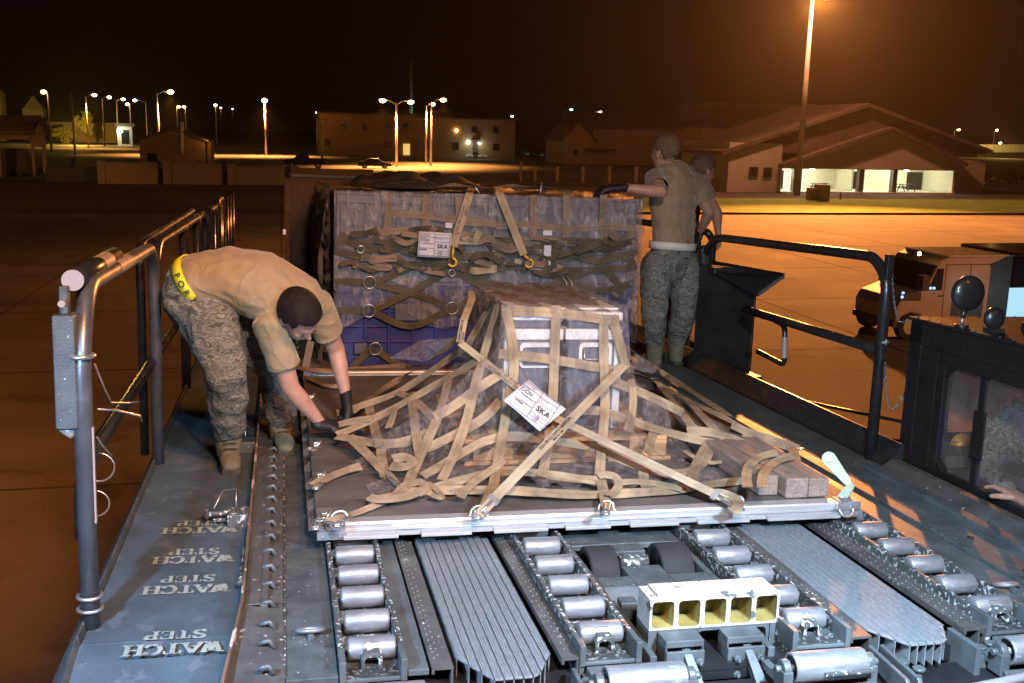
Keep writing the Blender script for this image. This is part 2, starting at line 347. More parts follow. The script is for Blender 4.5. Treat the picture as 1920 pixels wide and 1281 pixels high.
# ================================================================== CARGO LOADER (deck coordinates, metres)
LD = thing('cargo_loader','dark green aircraft cargo loader with roller deck, side walkways, railings and cab','cargo loader',(1.0,0,0))
def lp(mb,name,m,bevel=0,label=None,parent=None): return mb.build(name,m,parent or LD,bevel,label=label)
YF=-.9; YB=6.3
# chassis under the deck
b=MB(); b.box(-.78,2.78,-1.6,6.4,-1.15,-.12); b.box(-.3,2.5,-2.2,-1.6,-.6,-.22); b.box(-.1,2.3,-1.05,-.92,-.2,-.10)
lp(b,'chassis','black',.01)
for k,(x,y) in enumerate(((-.55,.6),(-.55,4.6),(2.45,.6),(2.45,4.6),(-.55,2.0),(2.45,2.0))):
    b=MB(); b.tube([(x-.15,y,-2.95),(x+.15,y,-2.95)],.42,28); w=lp(b,'wheel','rubber',.03)
    b=MB(); b.tube([(x-.16,y,-2.95),(x+.16,y,-2.95)],.22,20); b.build('rim','steelpipe',w,.01)
b=MB()
for y in (.2,3.8):
    for x in (-.4,2.3):
        b.obox((x,y+.9,-1.9),(.06,0,0),(0,.95,.8),(0,.04,.05)); b.obox((x+.1,y+.9,-1.9),(.06,0,0),(0,.95,-.8),(0,.04,.05))
b.box(-.5,2.5,-.5,6.0,-2.9,-2.55); lp(b,'scissor_frame','black',.01)
# side walkway
b=MB(); b.box(-.79,-.345,-.62,YB,-.05,0); lp(b,'walkway','walk',.004)
b=MB(); b.poly([(-.79,-.625,0),(-.345,-.625,0),(-.36,-1.0,-.075),(-.42,-1.5,-.17),(-.79,-1.5,-.17),(-.79,-.625,-.05),(-.345,-.625,-.05),(-.36,-1.0,-.12),(-.42,-1.5,-.22),(-.79,-1.5,-.22)],[(0,4,3,2,1),(5,6,7,8,9),(0,1,6,5),(1,2,7,6),(2,3,8,7),(3,4,9,8),(4,0,5,9)]); lp(b,'walkway_ramp','walk')
b=MB()
b.prism([(-.79,YB,.002),(-.793,YB,.028),(-.80,YB,.028),(-.862,YB,-.09),(-.855,YB,-.10),(-.79,YB,-.02)],(0,-(YB+.62),0)); lp(b,'walkway_lip','deck',.002)
b=MB(); b.prism([(-.79,-.622,.002),(-.80,-.622,.024),(-.862,-.622,-.09),(-.79,-.622,-.05)],(0,-.9,-.17)); lp(b,'walkway_lip','deck',.002)
# stencilled WATCH STEP, upside down for the photographer, with slab serifs
GL={'W':([[(0,1),(.28,0),(.5,.8),(.72,0),(1,1)]],[(0,1),(1,1),(.5,.85)]),'A':([[(0,0),(.5,1),(1,0)],[(.2,.35),(.8,.35)]],[(0,0),(1,0)]),
'T':([[(.5,0),(.5,1)],[(0,.97),(1,.97)]],[(.5,0),(.03,.84,'v'),(.97,.84,'v')]),'C':([[(.95,.78),(.8,.95),(.5,1),(.2,.88),(.05,.5),(.2,.12),(.5,0),(.8,.06),(.95,.25)]],[(.95,.82,'v')]),
'H':([[(.12,0),(.12,1)],[(.88,0),(.88,1)],[(.12,.5),(.88,.5)]],[(.12,0),(.12,1),(.88,0),(.88,1)]),'S':([[(.9,.8),(.7,.97),(.35,1),(.12,.82),(.25,.6),(.72,.42),(.9,.2),(.65,.02),(.3,0),(.08,.2)]],[(.92,.84,'v'),(.07,.15,'v')]),
'E':([[(.2,0),(.2,1)],[(.1,.97),(.9,.97)],[(.2,.5),(.7,.5)],[(.1,.03),(.9,.03)]],[(.9,.84,'v'),(.9,.16,'v')]),'P':([[(.2,0),(.2,1)],[(.2,.96),(.7,.96),(.92,.75),(.7,.5),(.2,.5)]],[(.2,0),(.2,1)])}
def serif_word(b,word,o,ux,uy,h,adv):
    x=-adv*len(word)/2
    def P(a,c): return Vector(o)+Vector(ux)*(x+a*adv*.86)+Vector(uy)*((c-.5)*h)
    for n_,ch in enumerate(word):
        for st in GL[ch][0]:
            for i,(p,q) in enumerate(zip(st,st[1:])):
                p,q=P(*p),P(*q); d=(q-p).normalized(); w=(adv*.13 if abs(d.dot(Vector(uy)))>.35 else h*.045); s=d.cross(Vector((0,0,1)))*w; e=d*h*.02
                b.poly([p-s-e,q-s+e,q+s+e,p+s-e],[(0,1,2,3)]);
                for v in b.bm.verts[-4:] if False else []: pass
                o=Vector(o)+Vector((0,0,.00012))
        for sf in GL[ch][1]:
            p=P(sf[0],sf[1]); o=Vector(o)+Vector((0,0,.00012))
            if len(sf)>2: sx,sy=adv*.06,h*.13
            else: sx,sy=adv*.25,h*.045
            X_,Y_=Vector(ux)*sx,Vector(uy)*sy
            b.poly([p-X_-Y_,p+X_-Y_,p+X_+Y_,p-X_+Y_],[(0,1,2,3)])
        x+=adv
for (yw,ys,hh) in ((.300,.378,.050),(0.0,.075,.052),(-.262,-.175,.056),(-.69,-.60,.066)):
    b=MB(); serif_word(b,'WATCH',(-.53,yw,.003),(-1,0,0),(0,-1,0),.062,.054); serif_word(b,'STEP',(-.53,ys,.003),(-1,0,0),(0,-1,0),.052,.0455)
    b.build('painted_warning','stencil',LD)
# guide rail between walkway and deck
b=MB(); b.box(-.345,-.334,-.48,YB,-.04,.055)
b.poly([(-.345,-.48,.055),(-.334,-.48,.055),(-.334,-.48,-.04),(-.345,-.48,-.04),(-.385,-1.05,.03),(-.375,-1.05,.03),(-.375,-1.05,-.12),(-.385,-1.05,-.12)],[(0,4,5,1),(1,5,6,2),(2,6,7,3),(3,7,4,0),(4,7,6,5)])
lp(b,'guide_rail','rust',.002)
b=MB(); b.box(-.333,-.285,-.48,YB,.03,.034); b.box(-.285,-.215,-.48,YB,-.03,.012); b.poly([(-.334,-.48,.034),(-.215,-.48,.012),(-.21,-1.02,.0),(-.375,-1.05,-.005),(-.334,-.48,-.05),(-.215,-.48,-.05),(-.21,-1.02,-.05),(-.375,-1.05,-.05)],[(0,1,2,3),(4,7,6,5),(0,4,5,1),(1,5,6,2),(2,6,7,3),(3,7,4,0)])
b.box(-.286,-.262,-.48,YB,.013,.03); lp(b,'guide_plate','strip',.003)
b=MB()
for k in range(22):
    y=-.9+k*.155 if k<2 else -.62+(k-2)*.15
    b.tube([(-.285,y,.03),(-.255,y,.036),(-.24,y,.012)],.008,8)
lp(b,'guide_bolts','deckblue')
b=MB(); b.box(-.21,-.066,YF-.02,YB,-.05,0); lp(b,'deck_plate','deck',.003)
b=MB(); b.box(-.214,-.208,YF,YB,-.01,.0045); lp(b,'weld_seam','rail_worn')
# sub floor of the roller channels
b=MB(); b.box(-.06,2.19,YF+.0,YB,-.11,-.06); lp(b,'channel_floor','black')
chan=[(-.062,.125),(.632,.822),(1.312,1.508),(1.998,2.19)]; cols=[(-.035,.105),(.657,.797),(1.336,1.480),(2.022,2.165)]
b0=MB(); w=.141; r=.034
prof=[(-.5,.55),(-.49,.80),(-.47,.93),(-.44,1.0),(.44,1.0),(.47,.93),(.49,.80),(.5,.55)]
seg=24; rings=[[ (a*w, r*q*math.cos(2*math.pi*k/seg), r*q*math.sin(2*math.pi*k/seg)) for k in range(seg)] for a,q in prof]
vs=[p for rg in rings for p in rg]; fs=[(i*seg+k,i*seg+(k+1)%seg,(i+1)*seg+(k+1)%seg,(i+1)*seg+k) for i in range(len(prof)-1) for k in range(seg)]+[tuple(range(seg)),tuple(range((len(prof)-1)*seg,len(prof)*seg))]
b0.poly(vs,fs,True); b0.tube([(-.5*w-.012,0,0),(.5*w+.012,0,0)],.009,8)
me=None
for (x0,x1),(c0,c1) in zip(cols,chan):
    b=MB(); b.box(c0,c0+.016,YF-.01,YB,-.06,.033); b.box(c1-.016,c1,YF-.01,YB,-.06,.033)
    b.box(c0+.016,c1-.016,YF+.05,YB,-.045,-.028)
    for k in range(14): b.box(c0+.018,c1-.018,-.15-.18*k-.035,-.15-.18*k+.035,-.028,-.018)
    lp(b,'roller_channel','rail_worn',.002)
    b=MB()
    for c in (c0,c1-.016): b.box(c-.001,c+.017,YF-.015,YF+.075,-.03,.036)
    b.box(c0+.016,c1-.016,YF-.01,YF+.10,-.03,-.018); b.box(c0+.02,c1-.02,YF-.06,YF-.012,-.075,-.03)
    for xx in (c0+.04,c0+.06,c1-.04,c1-.06): b.tube([(xx,YF+.03,-.018),(xx,YF+.03,-.01)],.006,8)
    lp(b,'channel_end','deckblue',.003)
    b=MB(); cx=(c0+c1)/2
    b.rtube([(cx-.026,YF+.03,-.02),(cx-.026,YF+.04,.035),(cx-.022,YF+.085,.045),(cx+.022,YF+.085,.045)],.001,.01,4)
    b.prism([(cx-.03,YF+.045,-.02),(cx-.03,YF+.045,.012),(cx-.02,YF+.05,.026),(cx+.02,YF+.05,.026),(cx+.03,YF+.045,.012),(cx+.03,YF+.045,-.02),(cx+.02,YF+.045,-.02),(cx+.02,YF+.045,.008),(cx+.012,YF+.048,.015),(cx-.012,YF+.048,.015),(cx-.02,YF+.045,.008),(cx-.02,YF+.045,-.02)],(0,.06,.012))
    lp(b,'roller_stop','rail_worn',.002)
    for k in range(-5,5):
        y=-.065-.182*k; loc=Vector(((x0+x1)/2,y,.017))
        if me is None: ro=b0.build('roller','roller',None); DECKSET.remove(ro); me=ro; ro.parent=LD; ro.location=loc-LD.location; me=ro
        else:
            q=me.copy(); C.objects.link(q); q.parent=LD; q.location=loc-LD.location; q.rotation_euler.x=random.uniform(0,6.28)
# flat strips and slatted panels
def rivets(b,x,y0,y1,n,r=.0055,z=.0):
    for k in range(n):
        y=y0+(y1-y0)*k/(n-1); b.sphere((x,y,z),r,(1,1,.8),7,3,True)
b=MB(); b.box(.128,.188,YF-.01,YB,-.02,-.002); lp(b,'deck_plate','deckblue',.002)
for (x0,x1,rx) in ((.196,.258,((.209,0),(.223,.5))),(.578,.630,((.600,0),(.616,.5))),(1.512,1.583,((1.528,0),(1.560,.02))),(1.915,1.975,((1.932,0),(1.957,.5))),(1.978,1.997,((1.983,0),(1.993,.45)))):
    b=MB(); b.prism([(x0,YF-.01,0),(x1,YF-.01,0),(x1,YF-.01,-.008),(x0+.008,YF-.01,-.008),(x0+.008,YF-.01,-.02),(x0,YF-.01,-.02)],(0,YB-YF,0)); b.box(x1-.006,x1,YF-.008,YB,-.09,-.008)
    for xx,ph in rx: rivets(b,xx,YF+.05+ph*.035,2.2,80,.0048)
    lp(b,'riveted_strip','strip')
def slat(x0,x1,n,nose):
    b=MB(); w=(x1-x0)/n; pts=[]
    def yn(x):
        t=(x-x0)/(x1-x0); return nose[0] if .28<t<.75 else (nose[1]+(nose[0]-nose[1])*min(t/.28,1) if t<=.28 else nose[0]+(nose[1]-nose[0])*(t-.75)/.25)
    for k in range(n):
        a=x0+k*w; c=a+w-.004; m_=(a+c)/2
        b.poly([(a,yn(a),0),(c,yn(c),0),(c,YB,0),(a,YB,0),(a,yn(a),-.006),(c,yn(c),-.006),(c,YB,-.006),(a,YB,-.006)],[(0,1,2,3),(4,7,6,5),(0,4,5,1),(1,5,6,2),(2,6,7,3),(3,7,4,0)])
        for q in range(3):
            g=a+(q+.6)*w/3.4; b.box(g,g+.0018,yn(m_)+.01,YB-.01,.0004,.0022)
    for k in range(n+1):
        a=min(x0+k*w,x1-.003); b.box(a-.002,a+.001,yn(min(a,x1-.001))+.004,YB,-.075,-.0065)
    b.box(x0,x1,nose[1]+.05,YB,-.0095,-.0065); b.box(x0,x1,nose[1],YB,-.082,-.075)
    return lp(b,'slatted_panel','slat',.0008)
slat(.277,.556,10,(-1.0,-.86)); slat(1.590,1.868,10,(-.985,-.86))
# centre unit with drive wheels
b=MB()
b.box(.835,1.30,-.02,YB,-.03,-.006); b.box(.835,.86,-.42,-.02,-.05,-.006); b.box(.985,1.13,-.10,-.02,-.05,-.006); b.box(.985,1.13,-.42,-.24,-.05,-.006); b.box(1.275,1.30,-.42,-.02,-.05,-.006)
b.box(.86,.985,-.42,-.33,-.05,-.006); b.box(1.13,1.275,-.42,-.33,-.05,-.006)
b.prism([(.86,-.42,-.006),(1.275,-.42,-.006),(1.25,-.47,-.05),(.885,-.47,-.05)],(0,0,-.03)); lp(b,'drive_unit_cover','deck',.004)
b=MB(); b.box(.835,1.30,-.90,-.47,-.09,-.075); b.box(.86,1.28,-.56,-.53,-.075,-.035); b.box(.90,.96,-.50,-.44,-.06,-.03); b.box(.862,.885,-.88,-.47,-.075,-.03); b.box(1.25,1.273,-.88,-.47,-.075,-.03)
for x in (.90,.99,1.08,1.17,1.25):
    for y in (-.60,-.66): b.tube([(x,y,-.075),(x,y,-.06)],.010,8)
lp(b,'drive_unit_frame','deck',.003)
b=MB(); b.tube([(1.0,-.17,-.02),(1.11,-.17,-.02)],.025,12); b.box(1.04,1.07,-.18,-.155,0,.006); lp(b,'drive_shaft','rail_worn')
for x0,x1 in ((.868,.975),(1.14,1.262)):
    b=MB(); prof=[(x0,.082),(x0,.10),(x0+.006,.105),(x1-.006,.105),(x1,.10),(x1,.082)]; sg=40
    vs=[(a,-.17+q*math.cos(2*math.pi*k/sg),-.062+q*math.sin(2*math.pi*k/sg)) for a,q in prof for k in range(sg)]
    b.poly(vs,[(i*sg+k,i*sg+(k+1)%sg,((i+1)%6)*sg+(k+1)%sg,((i+1)%6)*sg+k) for i in range(6) for k in range(sg)],True); w=lp(b,'drive_wheel','rubber')
    b=MB(); b.tube([(x0+.01,-.17,-.062),(x1-.01,-.17,-.062)],.082,24); b.build('hub','black',w)
# pale yellow bumper block with five pockets
b=MB(); X0,X1,Y0,Y1,Z0,Z1=.885,1.318,-.80,-.69,.012,.112; n=5; w=(X1-X0)/n; t=.0075
def rrect(x0,x1,z0,z1,r,seg=4):
    o=[]
    for cx,cz,a in ((x1-r,z0+r,-90),(x1-r,z1-r,0),(x0+r,z1-r,90),(x0+r,z0+r,180)):
        for k in range(seg+1): o.append((cx+r*math.cos(math.radians(a+90*k/seg)),cz+r*math.sin(math.radians(a+90*k/seg))))
    return o
def pocket(b,inn,x0,x1,z0,z1,y0,y1,t,r):
    o=[]; i_=rrect(x0+t,x1-t,z0+t,z1-t,r); oo=[]
    for (x,z) in i_:
        cx,cz=(x0+x1)/2,(z0+z1)/2; sx=(x1-x0)/2/max(abs(x-cx),1e-6); sz=(z1-z0)/2/max(abs(z-cz),1e-6); k=min(sx,sz); oo.append((cx+(x-cx)*k,cz+(z-cz)*k))
    n=len(i_); cor=[(x1,z0),(x1,z1),(x0,z1),(x0,z0)]; m=n//4
    for c in range(4): oo[c*m+m//2]=cor[c]
    b.poly([(x,y0,z) for x,z in oo]+[(x,y0,z) for x,z in i_],[(k,(k+1)%n,n+(k+1)%n,n+k) for k in range(n)])
    inn.poly([(x,y0,z) for x,z in i_]+[(x,y1,z) for x,z in i_],[(k,(k+1)%n,n+(k+1)%n,n+k) for k in range(n)]+[tuple(range(n,2*n))])
inn=MB()
for k in range(n): pocket(b,inn,X0+k*w,X0+(k+1)*w,Z0,Z1,Y0,Y1-.01,t,.012)
b.poly([(X0,Y0,Z0),(X0,Y0,Z1),(X0,Y1,Z1),(X0,Y1,Z0)],[(0,1,2,3)]); b.poly([(X1,Y0,Z0),(X1,Y0,Z1),(X1,Y1,Z1),(X1,Y1,Z0)],[(0,1,2,3)])
b.poly([(X0,Y1,Z0),(X0,Y1,Z1),(X1,Y1,Z1),(X1,Y1,Z0)],[(0,1,2,3)]); b.poly([(X0,Y0,Z0),(X1,Y0,Z0),(X1,Y1,Z0),(X0,Y1,Z0)],[(0,1,2,3)]); b.poly([(X0,Y0,Z1),(X1,Y0,Z1),(X1,Y1,Z1),(X0,Y1,Z1)],[(0,1,2,3)])
b.box(X0+.03,X1-.012,Y0+.016,Y1-.004,Z1,Z1+.008)
bb=lp(b,'bumper_block','yellow'); inn.build('pocket','yellowin',bb)
b=MB(); inn=MB(); 
for k in range(3): pocket(b,inn,X0+.03+k*.125,X0+.03+(k+1)*.125,-.115,Z0-.002,Y0+.002,Y1-.02,.01,.014)
b.box(X0,X0+.028,Y0+.002,Y1,-.115,Z0-.001); b.box(X0+.408,X1,Y0+.002,Y1,-.115,Z0-.001); bs=lp(b,'bumper_base','deckblue'); inn.build('pocket','deck',bs)
b=MB()
for cx in (.975,1.175):
    b.box(cx-.062,cx+.062,-.875,-.805,-.012,.010)
    for s in (-1,1): b.box(cx+s*.062-.006*(s>0),cx+s*.062+.006*(s<0),-.875,-.805,-.11,-.012)
    b.prism([(cx-.006,-.875,-.02),(cx+.02,-.875,-.02),(cx+.045,-.99,-.13),(cx+.005,-.99,-.13)],(0,.05,0)); b.box(cx-.062,cx+.062,-.885,-.876,-.14,-.02)
    for sx in (-.035,.04):
        for z in (-.05,-.10): b.tube([(cx+sx,-.886,z),(cx+sx,-.905,z)],.013,6); b.tube([(cx+sx,-.905,z),(cx+sx,-.915,z)],.007,8)
b.box(.90,1.30,-1.12,-.885,-.155,-.14)
for x in (1.03,1.06,1.10,1.22,1.26): b.tube([(x,-.93,-.14),(x,-.93,-.13)],.008,6)
lp(b,'bumper_bracket','deckblue',.003)
# big nose rollers with their brackets
for cx,w in ((.045,.23),(.79,.235),(1.362,.235),(2.09,.23)):
    b=MB(); y=-1.03; z=-.02; r=.045
    prof=[(-.5,.80),(-.5,.97),(-.48,1),(.48,1),(.5,.97),(.5,.80),(.47,.78),(-.47,.78)]
    vs=[(cx+a*w,y+r*q*math.cos(2*math.pi*k/28),z+r*q*math.sin(2*math.pi*k/28)) for a,q in prof for k in range(28)]
    b.poly(vs,[(i*28+k,i*28+(k+1)%28,((i+1)%8)*28+(k+1)%28,((i+1)%8)*28+k) for i in range(8) for k in range(28)],True); b.tube([(cx-w/2-.03,y,z),(cx+w/2+.03,y,z)],.012,10)
    lp(b,'nose_roller','roller')
    b=MB()
    for s in (-1,1):
        xx=cx+s*(w/2+.02); b.tube([(xx-.012,y,z),(xx+.012,y,z)],.028,12); b.box(xx-.016,xx+.016,y-.03,y+.03,-.09,-.02); b.box(xx-.013,xx+.013,y+.0,y+.12,-.075,-.05); b.tube([(xx+s*.012,y,z),(xx+s*.03,y,z)],.012,6)
    b.prism([(cx-w/2-.03,y-.06,-.10),(cx+w/2+.03,y-.06,-.10),(cx+w/2+.03,y-.045,-.065),(cx-w/2-.03,y-.045,-.065)],(0,.012,0)); b.box(cx-w/2-.03,cx+w/2+.03,y-.06,y+.16,-.11,-.10)
    lp(b,'nose_roller_bracket','deckblue',.003)
# arms, plates and pins ahead of the deck
b=MB(); 
for x in (.60,1.56,1.60): b.prism([(x,-.93,-.02),(x,-.93,-.07),(x,-1.13,-.10),(x,-1.15,-.06),(x,-1.13,-.03)],(.014,0,0))
b.box(1.60,2.5,-1.18,-.93,-.155,-.135); b.box(1.93,2.02,-.98,-.92,-.12,-.06); b.box(1.88,1.90,-1.02,-.87,-.14,-.01)
for x,y in ((1.95,-.95),(2.0,-.93),(1.64,-1.0),(1.66,-1.05),(.66,-1.02),(.64,-.97)): b.tube([(x,y,-.14),(x,y,-.045)],.012,8); b.tube([(x,y,-.05),(x,y,-.04)],.02,8)
b.prism([(.65,-.95,-.05),(.80,-.95,-.05),(.80,-1.0,-.085),(.65,-1.0,-.085)],(0,0,-.02)); b.prism([(1.33,-.95,-.05),(1.5,-.95,-.05),(1.5,-1.0,-.085),(1.33,-1.0,-.085)],(0,0,-.02))
b.box(-.2,-.08,-1.1,-.93,-.15,-.12); lp(b,'nose_bracket','deckblue',.003)
b=MB(); b.tube([(.9,-1.32,-.10),(1.7,-1.205,-.035),(2.35,-1.10,-.03)],.014,12); lp(b,'nose_bar','alu')
# tie-down rings in the deck
def ring_fit(x,y,z,R=.040,ang=0):
    b=MB(); n=Vector((0,math.sin(.35),math.cos(.35))); b.torus((x,y,z+.012),n,R,.0065,22,8); rg=lp(b,'tie_down_ring','roller')
    b=MB(); b.box(x-.009,x+.009,y-R-.012,y-R+.014,z,z+.018); b.build('ring_anchor','deck',rg,.002)
    for dx,dy in ((-.05,-.02),(.05,-.02),(-.03,-.05),(.03,-.055)): b=MB(); b.sphere((x+dx,y+dy,z),.006,(1,1,.7),8,3,True); b.build('bolt','deck',rg)
for y in (-.64,2.9): ring_fit(-.135,y,0)
ring_fit(2.285,-.63,0); ring_fit(2.285,2.95,0)
# right hand side plates and kerb
b=MB(); b.box(2.195,2.365,YF+.05,YB,-.02,-.001); lp(b,'deck_plate','deckblue',.002)
b=MB(); b.box(2.37,2.428,YF+.05,YB,-.02,.012); b.box(2.432,2.445,YF+.05,YB,-.03,.002); lp(b,'guide_strip','deck',.003)
b=MB(); b.box(2.45,2.735,YF+.05,YB,-.04,-.004); b.box(2.60,2.66,YF+.05,.9,-.004,.02); lp(b,'side_walkway','deckblue',.003)
b=MB(); b.prism([(2.735,.78,-.02),(2.735,.78,.012),(2.79,.78,.125),(2.80,.78,.125),(2.80,.78,-.05)],(0,YB-.78,0)); lp(b,'kerb_plate','blackpipe',.002)
b=MB(); b.prism([(2.675,-1.0,-.01),(2.675,-1.0,.012),(2.735,-1.0,.05),(2.78,-1.0,.05),(2.78,-1.0,-.05)],(0,1.78,0)); lp(b,'sill_flange','strip',.002)
b=MB(); b.tube([(2.735,1.0,.02),(2.69,.93,-.01)],.006); b.tube([(2.50,-.15,-.004),(2.50,-.15,.002)],.012); b.tube([(2.48,-.5,-.004),(2.48,-.5,.002)],.014); lp(b,'plate_bolts','black')
# latch blocks beside the walkway
for y,m in ((.36,'rail_worn'),(1.42,'deck')):
    b=MB(); b.box(-.425,-.347,y-.05,y+.05,0,.055); b.tube([(-.50,y+.02,.04),(-.42,y+.02,.04)],.012,10); b.tube([(-.505,y+.02,.02),(-.505,y+.02,.062)],.009,8); b.box(-.48,-.43,y-.015,y+.0,.015,.03); la=lp(b,'pallet_latch',m,.003)
    b=MB(); b.torus((-.40,y+.20,.03),(1,0,.3),.05,.0025,18,6,math.pi,(0,0,1)); b.tube([(-.48,y+.05,.05),(-.45,y+.12,.10),(-.40,y+.17,.09),(-.36,y+.20,.05)],.002,6); b.build('cable','steel',la)
b=MB(); b.torus((-.352,-.10,.03),(1,0,0),.012,.004,14,6); b.torus((-.352,-.02,.03),(1,0,0),.014,.004,14,6); b.tube([(-.352,-.16,.03),(-.352,-.22,.02),(-.352,-.26,.028)],.009,8); b.sphere((-.352,-.29,.03),.015); lp(b,'release_linkage','rail_worn')
# ------------------------------------------------------------------ left railing
def rail(pts,r,name='railing_pipe',m='blackpipe',rad=.08): b=MB(); b.rtube(pts,r,rad,14); return lp(b,name,m)
X=-.80
h=rail([(X,-.47,1.045),(X,.28,1.05)],.030,'handle_pipe'); 
b=MB(); b.tube([(X,-.472,1.045),(X,-.478,1.045)],.0305,24); b.build('end_cap','hivis',h)
b=MB(); b.tube([(X,-.08,1.0467),(X,.10,1.048)],.0312,20,False); b.build('tape_band','hivis',h)
b=MB(); b.box(X-.05,X+.01,-.53,-.44,.62,.95); b.box(X-.035,X-.01,-.50,-.46,.95,1.03); sp=lp(b,'rail_socket','deck',.004)
b=MB(); b.tube([(X-.02,-.54,.985),(X-.02,-.53,.985)],.010,12); b.build('pin','hivis',sp)
b=MB(); b.tube([(X-.035,-.49,.62),(X-.02,-.49,.60),(X,-.48,.62)],.02,10); b.build('strap','hivis',sp)
lo=rail([(X+.02,-.5,-.03),(X+.02,-.5,.85),(X+.02,-.38,1.02),(X+.02,1.11,1.01),(X+.02,1.24,.9),(X+.02,1.24,0)],.027,'railing_pipe','steelpipe',.12)
b=MB(); b.tube([(X+.02,.12,1.018),(X+.02,.42,1.0165)],.0282,20,False); b.build('tape_band','hivis',lo)
b=MB(); b.torus((X+.02,-.5,.83),(0,0,1),.034,.007,20,8); b.torus((X+.02,-.5,.10),(0,0,1),.034,.006,20,8); b.torus((X+.02,-.5,.06),(0,0,1),.034,.006,20,8); b.build('clamp','steel',lo)
b=MB(); b.box(X+.044,X+.049,-.515,-.50,.33,.62); b.build('reflector_strip','hivis',lo)
rail([(X+.0,-.46,.27),(X+.0,-.46,.40),(X,-.3,.48),(X,2.6,.48)],.024,'mid_rail')
b=MB(); b.tube([(X+.05,-.47,.80),(X+.06,-.4,.72),(X+.07,-.36,.67),(X+.06,-.28,.64),(X+.10,-.2,.62),(X+.12,-.1,.60)],.0035,6); b.tube([(X+.05,-.45,.66),(X+.09,-.38,.64),(X+.15,-.3,.60),(X+.14,-.2,.56)],.0035,6); b.tube([(X+.05,-.47,.58),(X+.055,-.42,.54),(X+.08,-.4,.50)],.003,6)
b.torus((X+.03,-.34,.45),(0,1,0),.045,.003,18,6,4.4,(0,0,1)); b.torus((X+.03,-.42,.36),(0,1,0),.04,.003,18,6,4.4,(0,0,1)); lp(b,'lanyard_cable','steel')
ys=[1.5,4.4]
rail([(X,1.42,0),(X,1.42,.90),(X,1.56,1.0),(X,4.5,1.0),(X,4.62,.9),(X,4.62,0)],.026,rad=.1)
rail([(X-.06,1.40,0),(X-.06,1.40,1.0),(X-.06,4.3,1.03)],.02)
rail([(X,1.5,.48),(X,4.6,.48)],.022,'mid_rail')
for y in (2.9,3.9): rail([(X,y,0),(X,y,1.0)],.03,'rail_post')
rail([(X,4.85,0),(X,4.85,.95),(X,4.95,1.0),(X,5.8,1.0),(X,5.9,.9),(X,5.9,0)],.028)
for y in (5.15,5.45): rail([(X,y,0),(X,y,1.0)],.03,'rail_post')
rail([(X,6.2,0),(X,6.2,1.04),(X,6.9,1.04),(X,6.9,0)],.028); 
for y in (6.4,6.6): rail([(X,y,0),(X,y,1.03)],.03,'rail_post')
for y in (7.6,8.2,8.9): rail([(X,y,-.05),(X,y,1.05)],.03,'rail_post')
# right railing, control stand and chains
X=2.74
rr=rail([(X+.07,3.42,0),(X+.07,3.42,.86),(X+.06,3.2,.985),(X,1.10,1.03),(X,.97,.93),(X,.97,0)],.028,rad=.14)
b=MB(); b.box(X-.018,X+.018,.95,.985,.93,1.052); b.build('corner_bracket','black',rr,.003)
rail([(X+.1,2.75,.53),(X,.97,.565)],.026,'mid_rail')
g=rail([(2.86,2.55,.535),(2.86,2.21,.50),(2.86,2.18,.255),(2.86,2.55,.275)],.017,'hand_grip',rad=.05)
b=MB(); b.tube([(2.86,2.203,.43),(2.86,2.187,.30)],.019,14,False); b.build('tape_band','hivis',g)
rail([(2.95,3.6,0),(2.95,3.6,.94),(2.9,3.6,1.0),(2.85,5.2,1.0),(2.85,5.3,0)],.028)
p=T(1312,492,3.38); q=T(1420,512,3.05); q0=T(1424,705,3.05)
b=MB(); b.obox(((p.x+q.x)/2,(p.y+q.y)/2,.39),((q.x-p.x)/2,(q.y-p.y)/2,0),(.012,.012,0),(0,0,.385)); b.box(2.80,3.1,3.2,3.42,.72,.77); lp(b,'control_stand','black',.004)
b=MB(); a1,a2,a3=XP(1472,512,3.12),XP(1335,488,2.9),XP(1422,548,2.98); b.prism([a1,a2,Vector((2.82,3.2,.75)),a3],(0,0,-.035)); lp(b,'control_shelf','black',.004)
b=MB(); b.box(2.79,2.99,2.72,3.38,.02,.07); b.box(2.86,2.98,3.32,3.40,.08,.28); lp(b,'control_stand_foot','black',.004)
def chain(p0,p1,sag,n,name='chain'):
    b=MB(); p0,p1=Vector(p0),Vector(p1); pts=[p0.lerp(p1,k/n)+Vector((0,0,-sag*4*(k/n)*(1-k/n))) for k in range(n+1)]
    for k in range(n):
        a,c=pts[k],pts[k+1]; t=(c-a).normalized(); s=t.orthogonal().normalized(); s=s if k%2 else t.cross(s); m=(a+c)/2; L=(c-a).length*.66; w=L*.42; nn=t.cross(s)
        ring=[m+t*(L*.6*math.cos(x)+.0)+s*(w*math.sin(x)) for x in [2*math.pi*i/10 for i in range(11)]]; b.tube(ring,.0034,5,False)
    return lp(b,name,'steelpipe')
chain((2.75,.96,1.0),(2.80,.925,.72),.05,22); chain((2.80,.925,.72),(2.86,.915,.745),.01,5); chain((2.745,.955,.60),(2.80,.93,.27),.06,24); chain((2.80,.93,.27),(2.86,.915,.36),.03,8)
b=MB(); b.tube([(2.72,.935,.612),(2.76,.935,.615)],.006); b.tube([(2.74,.93,.60),(2.74,.93,.63)],.006); lp(b,'snap_hook','roller')
# access steps hanging outside the right side
b=MB(); b.tube([(3.0,2.1,-.25),(2.95,1.0,-.08)],.014); b.tube([(3.35,2.1,-.55),(3.3,1.0,-.28)],.014); b.tube([(3.0,1.9,-.22),(3.35,1.9,-.5),(3.5,1.9,-1.2)],.012); b.tube([(2.98,1.5,-.15),(3.3,1.5,-.4),(3.5,1.5,-1.2)],.012); b.tube([(2.86,2.6,.0),(3.6,1.2,.02)],.010); b.tube([(2.86,2.5,-.12),(3.6,1.1,-.08)],.010); lp(b,'access_ladder','blackpipe')
